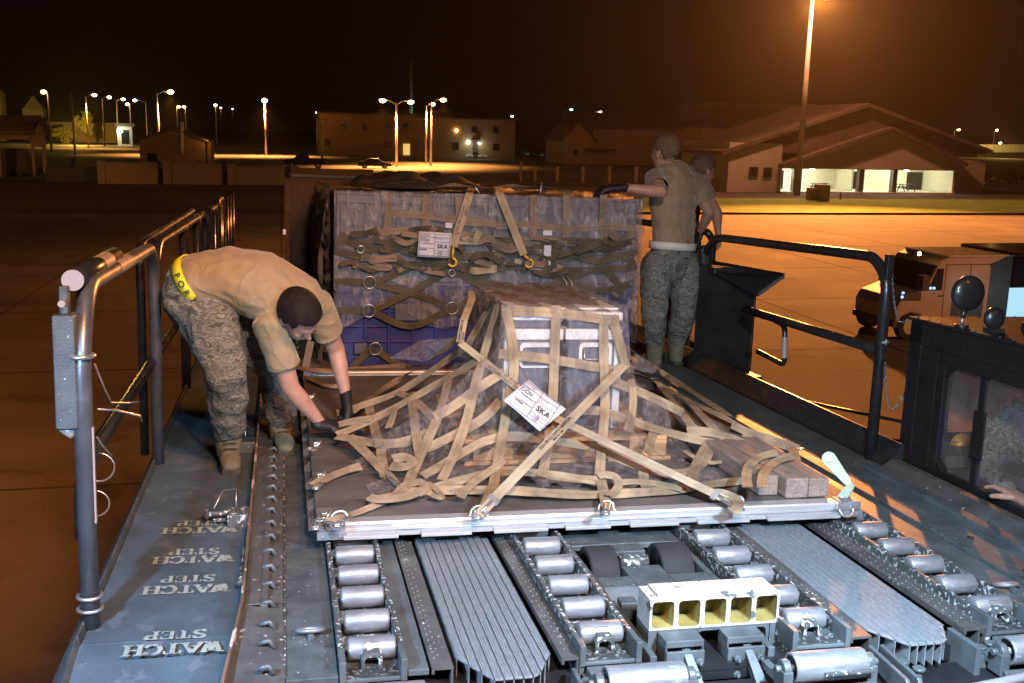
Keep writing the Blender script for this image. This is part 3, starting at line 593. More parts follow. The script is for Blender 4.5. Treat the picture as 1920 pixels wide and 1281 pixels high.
# ------------------------------------------------------------------ operator cab
X=2.85
b=MB(); b.box(X,3.95,-1.2,.86,-1.3,.055); b.box(X,X+.05,.80,.90,.05,.73); b.box(3.85,3.95,.80,.90,.05,.73); b.box(X,X+.06,-1.2,.9,.62,.735)
b.box(X+.06,3.95,.84,.90,.62,.735); b.box(3.89,3.95,-1.2,.84,.62,.735); b.box(3.89,3.95,-1.2,.8,.05,.2); b.box(X+.0,X+.05,.66,.80,.05,.62)
b.box(X+.05,3.85,.82,.86,.05,.17); b.box(X,X+.05,-1.2,.66,.56,.62); b.box(X,X+.05,.60,.66,.055,.56)
b.prism([(X,.60,.56),(X,.60,.50),(X,.54,.56)],(.04,0,0)); b.prism([(X,.60,.056),(X,.60,.11),(X,.54,.056)],(.04,0,0))
cab=lp(b,'cab','black',.004)
b=MB(); b.box(X-.01,3.96,-1.2,.915,.735,.75); ro=b.build('cab_roof','black',LD,.003)
b=MB()
for k in range(16): b.sphere((X+.03+k*.07,.895,.75),.0065,(1,1,.8),8,3,True)
for k in range(14): b.sphere((X+.012,.86-k*.085,.75),.0065,(1,1,.8),8,3,True)
b.build('rivets','steelpipe',ro)
b=MB(); b.box(X+.02,X+.04,.33,.37,.05,.60); b.box(X+.005,X+.02,.30,.37,.18,.40); b.box(X-.002,X+.006,.285,.295,.20,.37); lp(b,'window_mullion','black',.003)
b=MB(); b.box(X+.026,X+.030,-1.1,.63,.055,.56); lp(b,'window_pane','pane')
b=MB(); b.box(2.96,3.85,.845,.851,.17,.62); b.box(3.915,3.92,-1.1,.8,.2,.62); lp(b,'window_pane','pane')
b=MB(); b.box(3.05,3.25,-.9,.75,.04,.10); b.box(X+.06,3.8,.6,.8,.05,.11); lp(b,'cab_dashboard','strip',.006)
b=MB(); b.tube([(2.9,.3,.6),(2.93,.2,.55),(2.96,.05,.545),(2.99,-.05,.60)],.004,6); lp(b,'cable','black')
b=MB(); b.box(2.9,3.8,-1.15,-1.1,.05,.6); b.box(3.3,3.7,-.3,-.2,-.35,.55); b.box(3.25,3.75,-.2,.3,-.4,-.28); lp(b,'cab_seat','black',.02)
mp=T(1815,550,.55); mb=T(1803,610,.55)
b=MB(); b.sphere(mp,.086,(1,.45,.97),28,16); b.tube([mp+Vector((-.01,0,-.08)),mb+Vector((0,0,.035))],[.016,.012],12); mi=lp(b,'work_lamp','chrome')
b=MB(); b.tube([mb+Vector((0,0,.04)),mb],.007,8); b.build('lamp_stem','steel',mi); b=MB(); b.tube([(mb.x,mb.y,.75),(mb.x,mb.y,.765)],.032,16); b.build('lamp_foot','black',mi,.003)
mp=T(1864,597,.42)
b=MB(); b.sphere(mp,.052,(1,.6,1),24,14); b.tube([mp+Vector((0,0,-.03)),(mp.x,mp.y,.75)],.01,10); b.box(mp.x-.03,mp.x+.04,mp.y-.03,mp.y+.03,.75,.768); lp(b,'work_lamp','chrome')
b=MB(); b.box(3.07,3.5,-.5,.40,.75,.80); lp(b,'roof_box','black',.01)
# ================================================================== FRONT PALLET
PX0,PX1,PY0,PY1=-.095,2.10,.0,2.70; ZP=.108
def cargo_pallet(label,y0,y1,x0=PX0,x1=PX1,full=True):
    t=thing('cargo_pallet',label,'cargo pallet',((x0+x1)/2,(y0+y1)/2,.05))
    b=MB(); b.box(x0+.06,x1-.06,y0+.07,y1-.05,.056,ZP); b.build('pallet_skin','pallettop',t,.001)
    # front rail with lip segments, four edge rails
    b=MB(); prof=[(y0+.075,ZP+.002),(y0+.022,ZP+.002),(y0+.018,ZP-.006),(y0+.018,ZP-.022),(y0+.010,ZP-.026),(y0+.010,ZP-.030),(y0+.02,ZP-.034),(y0+.02,.052),(y0+.075,.052)]
    b.prism([(x0+.10,a,c) for a,c in prof],(x1-x0-.2,0,0)); fr=b.build('edge_rail','alu',t,.001)
    b=MB(); xs=[-.0,.20,.285,.475,.56,.77,.84,1.02,1.10,1.30,1.38,1.60,1.68,2.0]
    for a,c in zip(xs[::2],xs[1::2]): b.prism([(a,y0+.02,.070),(a,y0-.002,.062),(a,y0-.002,.050),(a,y0+.02,.052)],(c-a,0,0))
    b.build('rail_lip','alu',t,.001)
    for (xa,xb) in ((x0,x0+.105),(x1-.105,x1)):
        b=MB(); b.box(xa,xb,y0+.006,y0+.085,.050,ZP-.028); b.box(xa+.006,xb-.003,y0+.014,y0+.085,ZP-.028,ZP+.005)
        for k in range(3): b.sphere((xa+.022+k*.03,y0+.006,.062),.006,(1,.6,1),8,6); b.sphere((xa+.022+k*.03,y0+.014,ZP-.012),.005,(1,.6,1),8,6)
        b.build('corner_casting','roller',t,.003)
    for s,xe in ((-1,x0),(1,x1)):
        b=MB(); b.box(min(xe,xe-s*.07),max(xe,xe-s*.07),y0+.09,y1-.0,.056,ZP+.001); b.build('edge_rail','pallettop',t,.002)
        n=10
        b=MB()
        for k in range(n):
            ya=y0+.11+k*(y1-y0-.14)/n; b.box(min(xe,xe+s*.028),max(xe,xe+s*.028),ya,ya+.20,.05,.068); b.prism([(xe+s*.028,ya+.005,.068),(xe,ya+.005,ZP-.01),(xe,ya+.005,.068)],(0,.006,0)); b.prism([(xe+s*.028,ya+.19,.068),(xe,ya+.19,ZP-.01),(xe,ya+.19,.068)],(0,.006,0))
        b.build('rail_lip','pallettop',t,.001)
    b=MB(); b.box(x0+.07,x1-.07,y1-.06,y1,.056,ZP+.001); b.build('edge_rail','pallettop',t,.002)
    # D rings
    if full:
        def dring(c,up,n,s=.030):
            b=MB(); c=Vector(c); up=Vector(up).normalized(); side=Vector(n).normalized(); pts=[c-side*s*1.0]
            for k in range(9): a=math.pi*k/8; pts.append(c-side*s*math.cos(a)+up*(s*.9*math.sin(a)+s*.45))
            pts.append(c+side*s*1.0); b.tube(pts,.0065,8)
            for q in (-1,1): b.box(c.x+side.x*s*q-.010,c.x+side.x*s*q+.010,c.y+side.y*s*q-.010,c.y+side.y*s*q+.010,c.z-.008,c.z+.008)
            b.box(c.x-side.x*.055-.008,c.x+side.x*.055+.008,c.y-side.y*.055-.008,c.y+side.y*.055+.008,c.z-.012,c.z-.004)
            b.build('tie_down_ring','steel',t,.0015)
        for u,v in ((635,985),(897,970),(1137,960),(1385,952)): p=U(u,v,ZP); dring((p.x,y0+.035,ZP),(0.25,.5,1),(1,0,0))
        p=U(1588,955,ZP-.02); dring((p.x,y0+.004,ZP-.012),(0,-.5,-1),(1,0,0))
        for k in range(6): dring((x0+.03,y0+.10+k*.5,ZP),(.8,0,.7),(0,1,0),.022)
        for k in range(1,6): dring((x1-.03,y0+.10+k*.5,ZP),(-.8,0,.7),(0,1,0),.022)
        b=MB(); b.box(.18,.40,y0+.0172,y0+.0178,ZP-.019,ZP-.008); b.build('data_plate','paper',t); b=MB()
        b.text('108 IN  PALLET CARGO  88 IN',(.27,y0+.0168,ZP-.0135),(1,0,0),(0,0,1),.006); b.build('printed_text','pink',t)
    return t
cargo_pallet('scuffed aluminium cargo pallet under the netted white cases at the front of the roller deck',PY0,PY1)
cargo_pallet('aluminium cargo pallet under the tall blue container stack at the back of the deck',2.80,5.5,full=False)
# wooden pallet below the cases
wx0,wx1,wy0,wy1=.565,1.51,.70,1.62
t=thing('wooden_pallet','small pine pallet under the white cases on the front cargo pallet','wooden pallet',(1.0,1.1,ZP))
for k in range(6):
    b=MB(); y=wy0+k*(wy1-wy0-.10)/5; b.box(wx0,wx1,y,y+.10,.205,.225); b.build('top_board','wood',t,.002)
for y in (wy0,wy0+.42,wy1-.07):
    b=MB(); b.box(wx0+.04,wx0+.22,y,y+.07,.128,.204); b.box(.93,1.12,y,y+.07,.128,.204); b.box(wx1-.18,wx1,y,y+.07,.128,.204); b.build('block','wood',t,.003)
for x0,x1 in ((wx0,wx0+.30),(.91,1.19),(wx1-.28,wx1+.02)):
    b=MB(); b.box(x0,x1,wy0-.01,wy1,.109,.127); b.build('bottom_board','wood',t,.002)
b=MB(); b.text('HT',(1.40,wy0-.0008,.165),(1,0,0),(0,0,1),.035); b.build('stamp','ink',t)
# two side by side cases with lids and recessed handles
def case(x0,x1,label):
    y0,y1=.80,1.52; t=thing('transport_case',label,'case',((x0+x1)/2,(y0+y1)/2,.226))
    b=MB(); b.box(x0+.02,x1-.012,y0+.014,y1,.228,.652); b.build('lower_body','navy',t,.01)
    b=MB(); b.box(x0+.004,x1-.004,y0,y1+.01,.652,.702); b.build('lid_band','white',t,.006)
    b=MB(); b.box(x0+.02,x1-.01,y0+.015,y1,.702,.74); b.build('upper_body','navy',t,.008)
    b=MB(); b.box(x0+.004,x1-.004,y0,y1+.01,.74,.78); b.build('lid','white',t,.008)
    cx=(x0+x1)/2+.01; hw=.078
    b=MB(); 
    fr=rrect(cx-hw,cx+hw,.525,.640,.02); inn_=rrect(cx-hw+.014,cx+hw-.014,.535,.620,.012); n=len(fr)
    b.poly([(x,y0-.002,z) for x,z in fr]+[(x,y0-.002,z) for x,z in inn_]+[(x,y0+.02,z) for x,z in inn_]+[(x,y0+.014,z) for x,z in fr],[(k,(k+1)%n,n+(k+1)%n,n+k) for k in range(n)]+[(n+k,n+(k+1)%n,2*n+(k+1)%n,2*n+k) for k in range(n)]+[(3*n+k,3*n+(k+1)%n,(k+1)%n,k) for k in range(n)]+[tuple(range(2*n,3*n))])
    h=b.build('handle_recess','white',t)
    b=MB(); b.rtube([(cx-.055,y0-.004,.61),(cx-.055,y0-.012,.565),(cx+.055,y0-.012,.565),(cx+.055,y0-.004,.61)],.0035,.01,6); b.build('handle','steel',h)
    xp=x0 if x0<1 else x1-.036
    b=MB(); b.box(xp,xp+.036,y0+.002,y0+.04,.235,.651); b.build('corner_post','white',t,.006)
    return t
case(.752,1.028,'left case with white lid and grey body under clear film, behind the DOV SKA card')
case(1.030,1.306,'right case with white lid and grey body under clear film, behind the crossing tan strap')
b=MB(); b.box(.79,1.30,.86,1.50,.782,.792); tag(b.build('foam_sheet','white',None,.01),'thin white foam sheet lying on the lids of the two wrapped cases','foam sheet')
# ---- drape surface over the load
bx0,bx1,by0,by1=.738,1.318,.785,1.56
def sm(a,b_,x): x=min(max((x-a)/(b_-a),0),1); return x*x*(3-2*x)
def lerpc(t,pts):
    for (a,x),(c,y) in zip(pts,pts[1:]):
        if t<=c: return x+(y-x)*((t-a)/(c-a))
    return pts[-1][1]
def H(x,y):
    fl=lerpc(max(bx0-x,0),[(0,1),(.018,.74),(.12,.58),(.30,.34),(.55,.13),(.80,.03),(9,.0)])
    fr=lerpc(max(x-bx1,0),[(0,1),(.03,.60),(.12,.40),(.30,.27),(.50,.20),(.74,.11),(9,0)])
    ff=lerpc(max(by0-y,0),[(0,1),(.02,.55),(.08,.36),(.20,.20),(.40,.09),(.64,.02),(9,0)])
    fb=lerpc(max(y-by1,0),[(0,1),(.05,.66),(.3,.38),(.7,.14),(1.1,.02),(9,0)])
    z=ZP+.006+(.80-ZP)*fl*fr*ff*fb
    z+=.012*math.sin(x*9+y*5)*(1-fl*fr*ff*fb)*fl
    return z
def hit(u,v,off=.012):
    d=dray(u,v); t=2.4; p=None
    while t<7.5:
        q=CD+d*t
        if q[2]<H(q[0],q[1])+off:
            a,b_=t-.01,t
            for _ in range(12):
                m=(a+b_)/2; q=CD+d*m
                if q[2]<H(q[0],q[1])+off: b_=m
                else: a=m
            return Vector(CD+d*b_)
        t+=.01
    return U(u,v,.14)
def hn(p):
    e=.03; n=Vector((-(H(p.x+e,p.y)-H(p.x-e,p.y))/(2*e),-(H(p.x,p.y+e)-H(p.x,p.y-e))/(2*e),1)).normalized(); return n
# film sheets
flm=thing('plastic_film','crumpled clear plastic film draped over the two white cases and the front pallet','plastic film',(1,1,ZP))
def filmgrid(x0,x1,y0,y1,nx,ny,off,amp,sd):
    rnd=random.Random(sd); ph=[(rnd.uniform(4,40),rnd.uniform(4,40),rnd.uniform(0,6),rnd.uniform(.3,1)) for _ in range(9)]
    b=MB()
    def fn(a,c):
        x=x0+(x1-x0)*a; y=y0+(y1-y0)*c; z=H(x,y)+off; e=.6+.4*math.sin(x*7+sd)
        z+=amp*e*sum(w*math.sin(kx*x+ky*y+p)/4 for kx,ky,p,w in ph); z+=.05*max(0,(abs(a-.5)*2)**8)*math.sin(y*17)
        return Vector((x+.006*math.sin(y*60),y+.006*math.sin(x*50),max(z,ZP+.004)))
    return b.grid(nx,ny,fn)
fg=filmgrid(.02,1.70,.18,1.75,190,180,.004,.020,3)
kill=[f for f in fg.bm.faces if (lambda c: (c.x<.72 and c.y>1.02+.35*(c.x-.1)+.07*math.sin(c.x*31)) or (c.x>1.33 and c.y>1.30+.08*math.sin(c.x*27)) or c.y<.24+.05*math.sin(c.x*19)+.03*math.sin(c.x*53) or c.x<.12+.06*math.sin(c.y*17)+.03*math.sin(c.y*43) or c.x>1.58+.05*math.sin(c.y*21))(f.calc_center_median())]
bmesh.ops.delete(fg.bm,geom=kill,context='FACES'); fg.build('film_cover','film',flm)
b=MB(); # stiff brown wrap on the case sides
def sidewrap(a,c): y=.80+.75*a; z=.16+.66*c; return Vector((.728+.012*math.sin(z*30+y*11)+.008*math.sin(y*47+z*13)-.05*(1-c)**2,y,z))
b.grid(40,40,sidewrap); b.build('side_wrap','filmside',flm)
b=MB(); b.grid(40,30,lambda a,c: Vector((.735+.585*a,.79+.76*c,.812+.014*math.sin(a*23+c*9)+.01*math.sin(c*31+a*7)-.06*(abs(a-.5)*2)**5-.05*(1-c)**5))); b.build('top_wrap','filmside',flm)
for pts in ([(730,672),(790,640),(845,632),(850,650),(800,680)],[(1190,662),(1240,690),(1222,700),(1180,690)]):
    P_=[T(u,v,1.45 if u<900 else 1.2) for u,v in pts]; c=sum(P_,Vector())/len(P_); b=MB()
    for ring in range(3):
        pass
    vs=[c+Vector((0,-.03,.03))]+[p+Vector((0,.03*math.sin(i*2),0)) for i,p in enumerate(P_)]; b.poly(vs,[(0,i+1,(i+1)%len(P_)+1) for i in range(len(P_))]); o=b.build('loose_flap','film',flm,sol=.001)
# ---- cargo net
net=thing('cargo_net','tan webbing cargo net draped over the film covered cases on the front pallet','cargo net',(1,1,ZP))
def strap(px,w=.043,off=.010,m='web',parent=None,name='net_strap',wob=.10):
    P_=[]; px=list(px)
    def ext(a,b): d=math.hypot(a[0]-b[0],a[1]-b[1]) or 1; return (a[0]+(a[0]-b[0])/d*9,a[1]+(a[1]-b[1])/d*9)
    if name=='net_strap': px=[ext(px[0],px[1])]+px+[ext(px[-1],px[-2])]

    for i in range(len(px)-1):
        (a,c),(e,g)=px[i],px[i+1]; k=max(1,int(math.hypot(e-a,g-c)/28))
        for j in range(k): P_.append((a+(e-a)*j/k,c+(g-c)*j/k))
    P_.append(px[-1]); Q=[hit(u,v,off) for u,v in P_]
    for it in range(2):
        Q=[Q[0]]+[(Q[i-1]+Q[i]*2+Q[i+1])/4 for i in range(1,len(Q)-1)]+[Q[-1]]
    view=[(Vector(CD)-q).normalized() for q in Q]; N_=[(hn(q)*.75+view[i]*.55).normalized() for i,q in enumerate(Q)]
    return MB().ribbon(Q,w,N_,sub=3,wob=wob).build(name,m,parent or net)
NET=[[(950,586),(966,660),(968,700),(950,760),(942,820),(934,868),(926,905)],[(1043,582),(1040,660),(1037,750),(1033,805),(1027,845),(1018,885)],[(1132,602),(1133,650),(1131,700),(1138,760),(1131,800),(1126,860),(1124,895)],
[(1150,600),(1162,640),(1172,682)],[(944,664),(975,668),(1040,672),(1088,685),(1140,692)],[(948,584),(1000,583),(1045,586),(1090,590),(1128,602),(1152,600)],
[(932,573),(912,647),(895,706),(873,798),(858,845),(832,892)],[(923,568),(900,605),(881,640)],[(840,715),(829,767),(805,818),(779,874),(764,908)],[(771,745),(779,809),(786,848)],[(694,771),(702,800),(709,828)],[(660,823),(688,850),(715,878),(735,900)],
[(868,655),(809,694),(756,734),(674,762),(640,772)],[(895,676),(839,709),(745,762),(690,792),(640,812)],[(850,640),(790,690),(725,722),(665,768)],
[(640,819),(680,822),(716,842),(758,833),(785,820),(803,812)],[(715,850),(716,870),(720,885)],[(807,838),(838,823),(870,805),(902,793),(920,775),(932,758)],[(822,778),(861,762),(882,733),(912,718),(938,702)],
[(800,888),(840,868),(862,850),(900,828),(932,812),(984,815),(1023,825),(1056,832),(1116,834),(1135,845),(1161,862),(1228,886),(1270,890),(1307,889),(1330,868),(1332,836)],
[(821,912),(862,902),(890,894),(936,877),(1000,886),(1056,894),(1118,901)],[(757,923),(819,919),(880,919),(932,917),(1036,925),(1122,929),(1159,925),(1262,920),(1300,912),(1366,903),(1443,897),(1494,882)],
[(1100,769),(1131,767),(1150,777),(1187,791),(1262,815),(1340,832),(1400,842),(1443,849),(1480,855)],[(1225,812),(1212,858),(1199,886),(1208,905)],[(1326,834),(1303,864),(1298,894)],
[(1176,690),(1240,724),(1305,758),(1366,785),(1400,806)],[(1156,718),(1213,739),(1272,770)],[(1236,720),(1274,766),(1301,804)],[(1293,754),(1324,785),(1356,822)],[(1297,808),(1351,803),(1397,832),(1430,850)],[(1166,640),(1200,672),(1245,702),(1300,735),(1360,775)],
[(950,790),(985,760),(1010,740)],[(1180,800),(1195,760),(1185,720)],[(905,960),(912,940),(925,915)],[(1128,905),(1132,930),(1138,950)],[(700,938),(735,930),(770,925)],[(1380,800),(1420,822),(1470,836)],[(1400,812),(1440,818),(1490,838)]]
for px in NET: strap(px)
# thin folded straps, keepers, hooks and loose tails
strap([(595,905),(630,884),(668,876)],.04); strap([(605,978),(680,962),(728,935),(745,928)],.03); strap([(700,935),(720,942),(760,932),(796,924),(800,912)],.038,.03); strap([(745,925),(760,900),(790,895),(812,912),(790,922)],.04,.03)
strap([(812,912),(840,935),(835,938),(815,930)],.022,.02); strap([(868,925),(880,905),(912,890),(940,868)],.035,.03); strap([(745,858),(770,850),(790,870),(765,880),(740,875)],.045,.035); strap([(1340,925),(1375,920),(1400,945),(1380,955)],.045,.035); strap([(1300,905),(1330,918),(1365,935)],.03,.03)
strap([(1130,890),(1160,882),(1175,910),(1150,925)],.035,.03); strap([(1160,905),(1190,898),(1225,905),(1270,915)],.028,.02); strap([(620,800),(650,790),(690,785)],.04,.03); strap([(560,690),(600,700),(640,695)],.035,.012); strap([(585,712),(610,728),(630,725)],.03,.012)
strap([(742,735),(775,740),(790,760),(812,785)],.036,.01,'webpale',name='printed_strap'); strap([(740,765),(738,790),(728,802)],.034,.02,'webpale',name='printed_strap')
def hook(u0,v0,u1,v1,z=None):
    b=MB(); p,q=hit(u0,v0,.02),hit(u1,v1,.02); d=(q-p); s=d.normalized().cross(Vector((0,0,1)))*.008
    b.tube([p-s,p-s+d*.5,q-s*.4],.0035,6); b.tube([p+s,p+s+d*.5,q+s*.4],.0035,6); b.torus(q,(0,0,1),.014,.0045,12,6); b.obox(p+d*.3,d*.18,s*1.1,(0,0,.002)); b.build('net_hook','steel',net)
for h in ((728,895,752,915),(655,968,632,985),(915,945,895,970),(1140,945,1136,962),(1350,935,1388,955),(605,905,592,915),(600,965,592,990),(590,845,582,842),(640,985,600,975),(1480,850,1500,842)): hook(*h)
# ratchet tie down straps over the net
def tiedown(pts,label,txt,tpos,flip=1,w=.038,m='webpale',hk=(0,1)):
    t=thing('tie_down_strap',label,'tie down strap',pts[0],group=None); P_=[Vector(p) for p in pts]; mid=sum(P_,Vector())/len(P_); view=(Vector(CD)-mid).normalized()
    Q=[]; 
    for a,c in zip(P_,P_[1:]):
        for k in range(6): Q.append(a.lerp(c,k/6))
    Q.append(P_[-1]); nrm=(view*.8+Vector((0,-.2,.7))*.5).normalized(); st=MB().ribbon(Q,w,nrm,sub=2).build('strap',m,t)
    a,c=P_[tpos],P_[tpos+1]; d=(c-a).normalized()*flip; n2=(nrm-d*nrm.dot(d)).normalized(); y=n2.cross(d); b=MB()
    b.text('CGU-1/B CL2 22347C1286B7C240',a.lerp(c,txt)+n2*.003+y*.006,d,y,.017); b.text('5000 LB. CAP.',a.lerp(c,txt)+n2*.003-y*.010,d,y,.014); b.build('printed_text','ink',t)
    if hk[1]:
        q=P_[-1]; b=MB(); dd=(P_[-2]-q).normalized(); b.torus(q+dd*.01,(0.3,1,.2),.02,.006,14,7,4.6); b.tube([q+dd*.02,q+dd*.09],.007,8); b.obox(q+dd*.10,dd*.012,y*.024,n2*.006); b.build('hook','steel',t)
    return t
r2=U(897,966,ZP+.03); r4=U(1385,948,ZP+.03); k1=T(1172,684,.74); k2=T(862,642,.92); mid=T(1045,785,.56)
tiedown([k1,k1.lerp(r2,.5)+Vector((0,-.01,.01)),r2],'tan ratchet strap running from the right case corner down left to the front pallet edge',.05,1,-1)
tiedown([k2,mid,r4],'thin tan ratchet strap passing under the tilted card and down right to the pallet edge',.52,0,-1,.032)
tt=T(862,642,.92); tiedown([tt,T(870,600,1.05),T(885,560,1.35),T(884,544,1.5)],'short end of ratchet strap going up over the brown wrapped left side of the cases',.2,0,1,.034,hk=(0,0))
# the white shipping card
def placard(q,label,w_h,shade='paper'):
    tl,tr,br,bl=[Vector(p) for p in q]; x=(tr-tl); y=(tl-bl); X_,Y_=x.normalized(),(y-x.normalized()*y.dot(x.normalized())).normalized(); n=X_.cross(Y_); wd_,ht=x.length,y.length; c=(tl+br)/2
    t=thing('shipping_card',label,'card',c); b=MB(); b.grid(10,8,lambda a,e: bl+(br-bl)*a+(tl-bl)*e+n*(.006*math.sin(a*5+e*3))); b.build('card',shade,t,sol=.0012)
    ink=MB(); pk=MB(); P2=lambda a,e: c+X_*(a-.5)*wd_+Y_*(e-.5)*ht+n*.009
    def line(bb,a,e,a2,e2,th=.0012): 
        p,q_=P2(a,e),P2(a2,e2); d=(q_-p).normalized(); s=d.cross(n)*th; bb.poly([p-s,q_-s,q_+s,p+s],[(0,1,2,3)])
    for args in ((.04,.94,.96,.94),(.04,.06,.96,.06),(.04,.06,.04,.94),(.96,.06,.96,.94),(.04,.80,.96,.80),(.04,.55,.5,.55),(.5,.62,.96,.62),(.5,.06,.5,.94),(.5,.28,.96,.28),(.04,.36,.5,.36),(.5,.17,.96,.17),(.73,.06,.73,.28)): line(pk,*args)
    pk.text('DOVYSEE',P2(.20,.865),X_,Y_,ht*.085); pk.text('09200',P2(.14,.77),X_,Y_,ht*.08); pk.text('7-40',P2(.68,.22),X_,Y_,ht*.09); pk.text('1.50',P2(.66,.115),X_,Y_,ht*.08); pk.text('PIECES  WEIGHT  CUBE',P2(.26,.52),X_,Y_,ht*.035); pk.text('DESTINATION',P2(.62,.75),X_,Y_,ht*.04)
    ink.text('DOV',P2(.2,.66),X_,Y_,ht*.17); ink.text('SKA',P2(.74,.45),X_,Y_,ht*.24)
    for k in range(6): a=.07+k*.035; ink.poly([P2(a,.26),P2(a+.024,.26),P2(a+.024,.33),P2(a,.33)],[(0,1,2,3)])
    pk.build('printed_lines','pink',t); ink.build('printed_text','ink',t); return t
placard([T(992,712,.62),T(1061,762,.56),T(1013,808,.50),T(943,751,.56)],'tilted white shipping card reading DOV and SKA on the net before the white cases',1)
# green ratchet and timber dunnage
t=thing('ratchet','pale green ratchet lever standing at the right front corner of the front pallet','ratchet',U(1588,935,ZP))
p=T(1590,905,.12); q=T(1556,862,.20); r0=T(1580,935,.09); b=MB(); ax=(q-p).normalized(); view=(Vector(CD)-p).normalized(); sd=ax.cross(view).normalized(); nn=sd.cross(ax)
def slab(b,a,c,wa,wb,th):
    o=[]; d=(c-a).normalized(); s=d.cross(nn).normalized()
    for k in range(9): an=math.pi*k/8; o.append(c+s*wb*math.cos(an)+d*wb*math.sin(an))
    for k in range(9): an=math.pi+math.pi*k/8; o.append(a+s*wa*math.cos(an)+d*wa*math.sin(an))
    b.prism(o,nn*th)
slab(b,p,q,.016,.030,.006); slab(b,p+nn*.024,q+nn*.024,.016,.030,.006); b.build('lever','green',t,.001)
b=MB(); b.tube([q-nn*.006,q+nn*.036],.016,14); b.torus(q+nn*.032,nn,.014,.004,14,6); b.tube([p-nn*.004,p+nn*.034],.006,10); b.build('spool','steel',t)
b=MB(); slab(b,r0,p-ax*.02,.02,.014,.005); slab(b,r0+nn*.02,p-ax*.02+nn*.02,.02,.014,.005); b.build('frame','green',t,.001)
b=MB(); b.tube([r0-nn*.01,r0+nn*.03],.007,10); b.tube([r0,r0+Vector((.03,0,-.02)),r0+Vector((.02,-.01,-.05))],.004,6); b.build('hook','steel',t)
for i,(xa,xb,ya,yb,h,lab) in enumerate(((1.70,1.785,.135,1.55,.085,'leftmost weathered square timber beam on the front pallet, under two webbing loops'),(1.795,1.895,.085,1.5,.085,'middle weathered timber beam with round growth rings on its sawn end, on the front pallet'),(1.90,1.99,.09,1.3,.08,'rightmost short weathered timber beam beside the green ratchet on the front pallet'))):
    b=MB(); b.box(xa,xb,ya,yb,ZP+.003,ZP+.003+h); tag(b.build('timber_beam','beam',None,.006),lab,'timber beam')
for pts in ([(1400,905),(1393,868),(1412,855),(1450,850)],[(1428,905),(1425,880),(1450,862),(1480,856)]):
    strap(pts,.04,.10)
strap([(1494,884),(1497,862),(1488,846)],.043,.06); strap([(1290,850),(1330,880),(1370,880),(1382,835)],.02,.012)
# ================================================================== REAR STACK
sx0,sx1,sy0,sy1=.115,2.14,3.0,5.35
rows=[(ZP+.002,.66),(.665,1.235)]; cells=[(sx0,(sx0+sx1)/2-.005),((sx0+sx1)/2+.005,sx1)]
def bulk(x0,x1,y0,y1,z0,z1,label,m='blue'):
    t=thing('bulk_container',label,'container',((x0+x1)/2,(y0+y1)/2,z0),group='blue containers stacked on the rear pallet')
    b=MB(); b.box(x0+.03,x1-.03,y0+.03,y1-.03,z0,z1-.02); b.box(x0+.005,x1-.005,y0+.005,y1-.005,z1-.07,z1-.02); b.box(x0+.01,x1-.01,y0+.01,y1-.01,z0+.0,z0+.06)
    for k in range(7):
        x=x0+.04+k*(x1-x0-.08)/6; b.box(x-.010,x+.010,y0+.008,y0+.03,z0+.06,z1-.07)
    for z in (z0+.16,z0+.26,z0+.36): b.box(x0+.03,x1-.03,y0+.012,y0+.03,z-.006,z+.006)
    for k in range(7):
        y=y0+.04+k*(y1-y0-.08)/6
        for xx in ((x0+.008,x0+.03),(x1-.03,x1-.008)): b.box(xx[0],xx[1],y-.01,y+.01,z0+.06,z1-.07)
    b.build('body',m,t,.003)
    cx=(x0+x1)/2; b=MB(); b.box(cx-.12,cx+.12,y0-.002,y0+.02,z0+.30,z0+.41); b.build('drop_door','navy',t,.004)
    for xx in (cx-.38,cx+.30): b=MB(); b.box(xx,xx+.08,y0-.002,y0+.02,z0+.08,z0+.15); b.build('latch','navy',t,.004)
    b=MB(); b.box(x0,x1,y0,y1,z1-.02,z1); b.build('lid','navy',t,.005)
nm=['left','right']; vn=['bottom','top']
for j,(ya,yb) in enumerate(((sy0,sy0+1.14),(sy0+1.18,sy1))):
    for r,(z0,z1) in enumerate(rows):
        for c,(x0,x1) in enumerate(cells):
            bulk(x0,x1,ya,yb,z0,z1,('%s %s blue ribbed bulk container in the front row of the tall wrapped stack' if j==0 else '%s %s blue bulk container in the hidden back row of the tall wrapped stack')%(vn[r],nm[c]),'blue' if r==0 else 'greybin')
wrap=thing('shrink_wrap','wrinkled shrink wrap around the tall stack of blue containers','shrink wrap',((sx0+sx1)/2,4.1,ZP))
def wr(x,z,s): return .010*math.sin(x*23+z*9+s)+.008*math.sin(x*7-z*31+s)+.006*math.sin(z*55+x*12)
b=MB(); b.grid(120,60,lambda a,c: Vector((sx0-.012+(sx1-sx0+.024)*a,sy0-.016-abs(wr(a*2,c,1))-.0,.36+.885*c+(.14*math.sin(a*9)**2*(1-c)**3)))); b.build('front_wrap','film2',wrap)
b=MB(); b.grid(100,60,lambda a,c: Vector((sx0-.03-abs(wr(a*3,c,2))*2.2,sy0-.01+(sy1-sy0)*a,.20+1.05*c))); b.build('left_wrap','filmside',wrap)
b=MB(); b.grid(60,40,lambda a,c: Vector((sx1+.018+abs(wr(a*3,c,4)),sy0-.01+(sy1-sy0)*a,.25+1.0*c))); b.build('right_wrap','film2',wrap)
b=MB(); b.grid(70,60,lambda a,c: Vector((sx0-.03+(sx1-sx0+.05)*a,sy0-.02+(sy1-sy0)*c,1.245+.012*math.sin(a*19+c*7)+.010*math.sin(c*37)))); b.build('top_wrap','filmside',wrap)
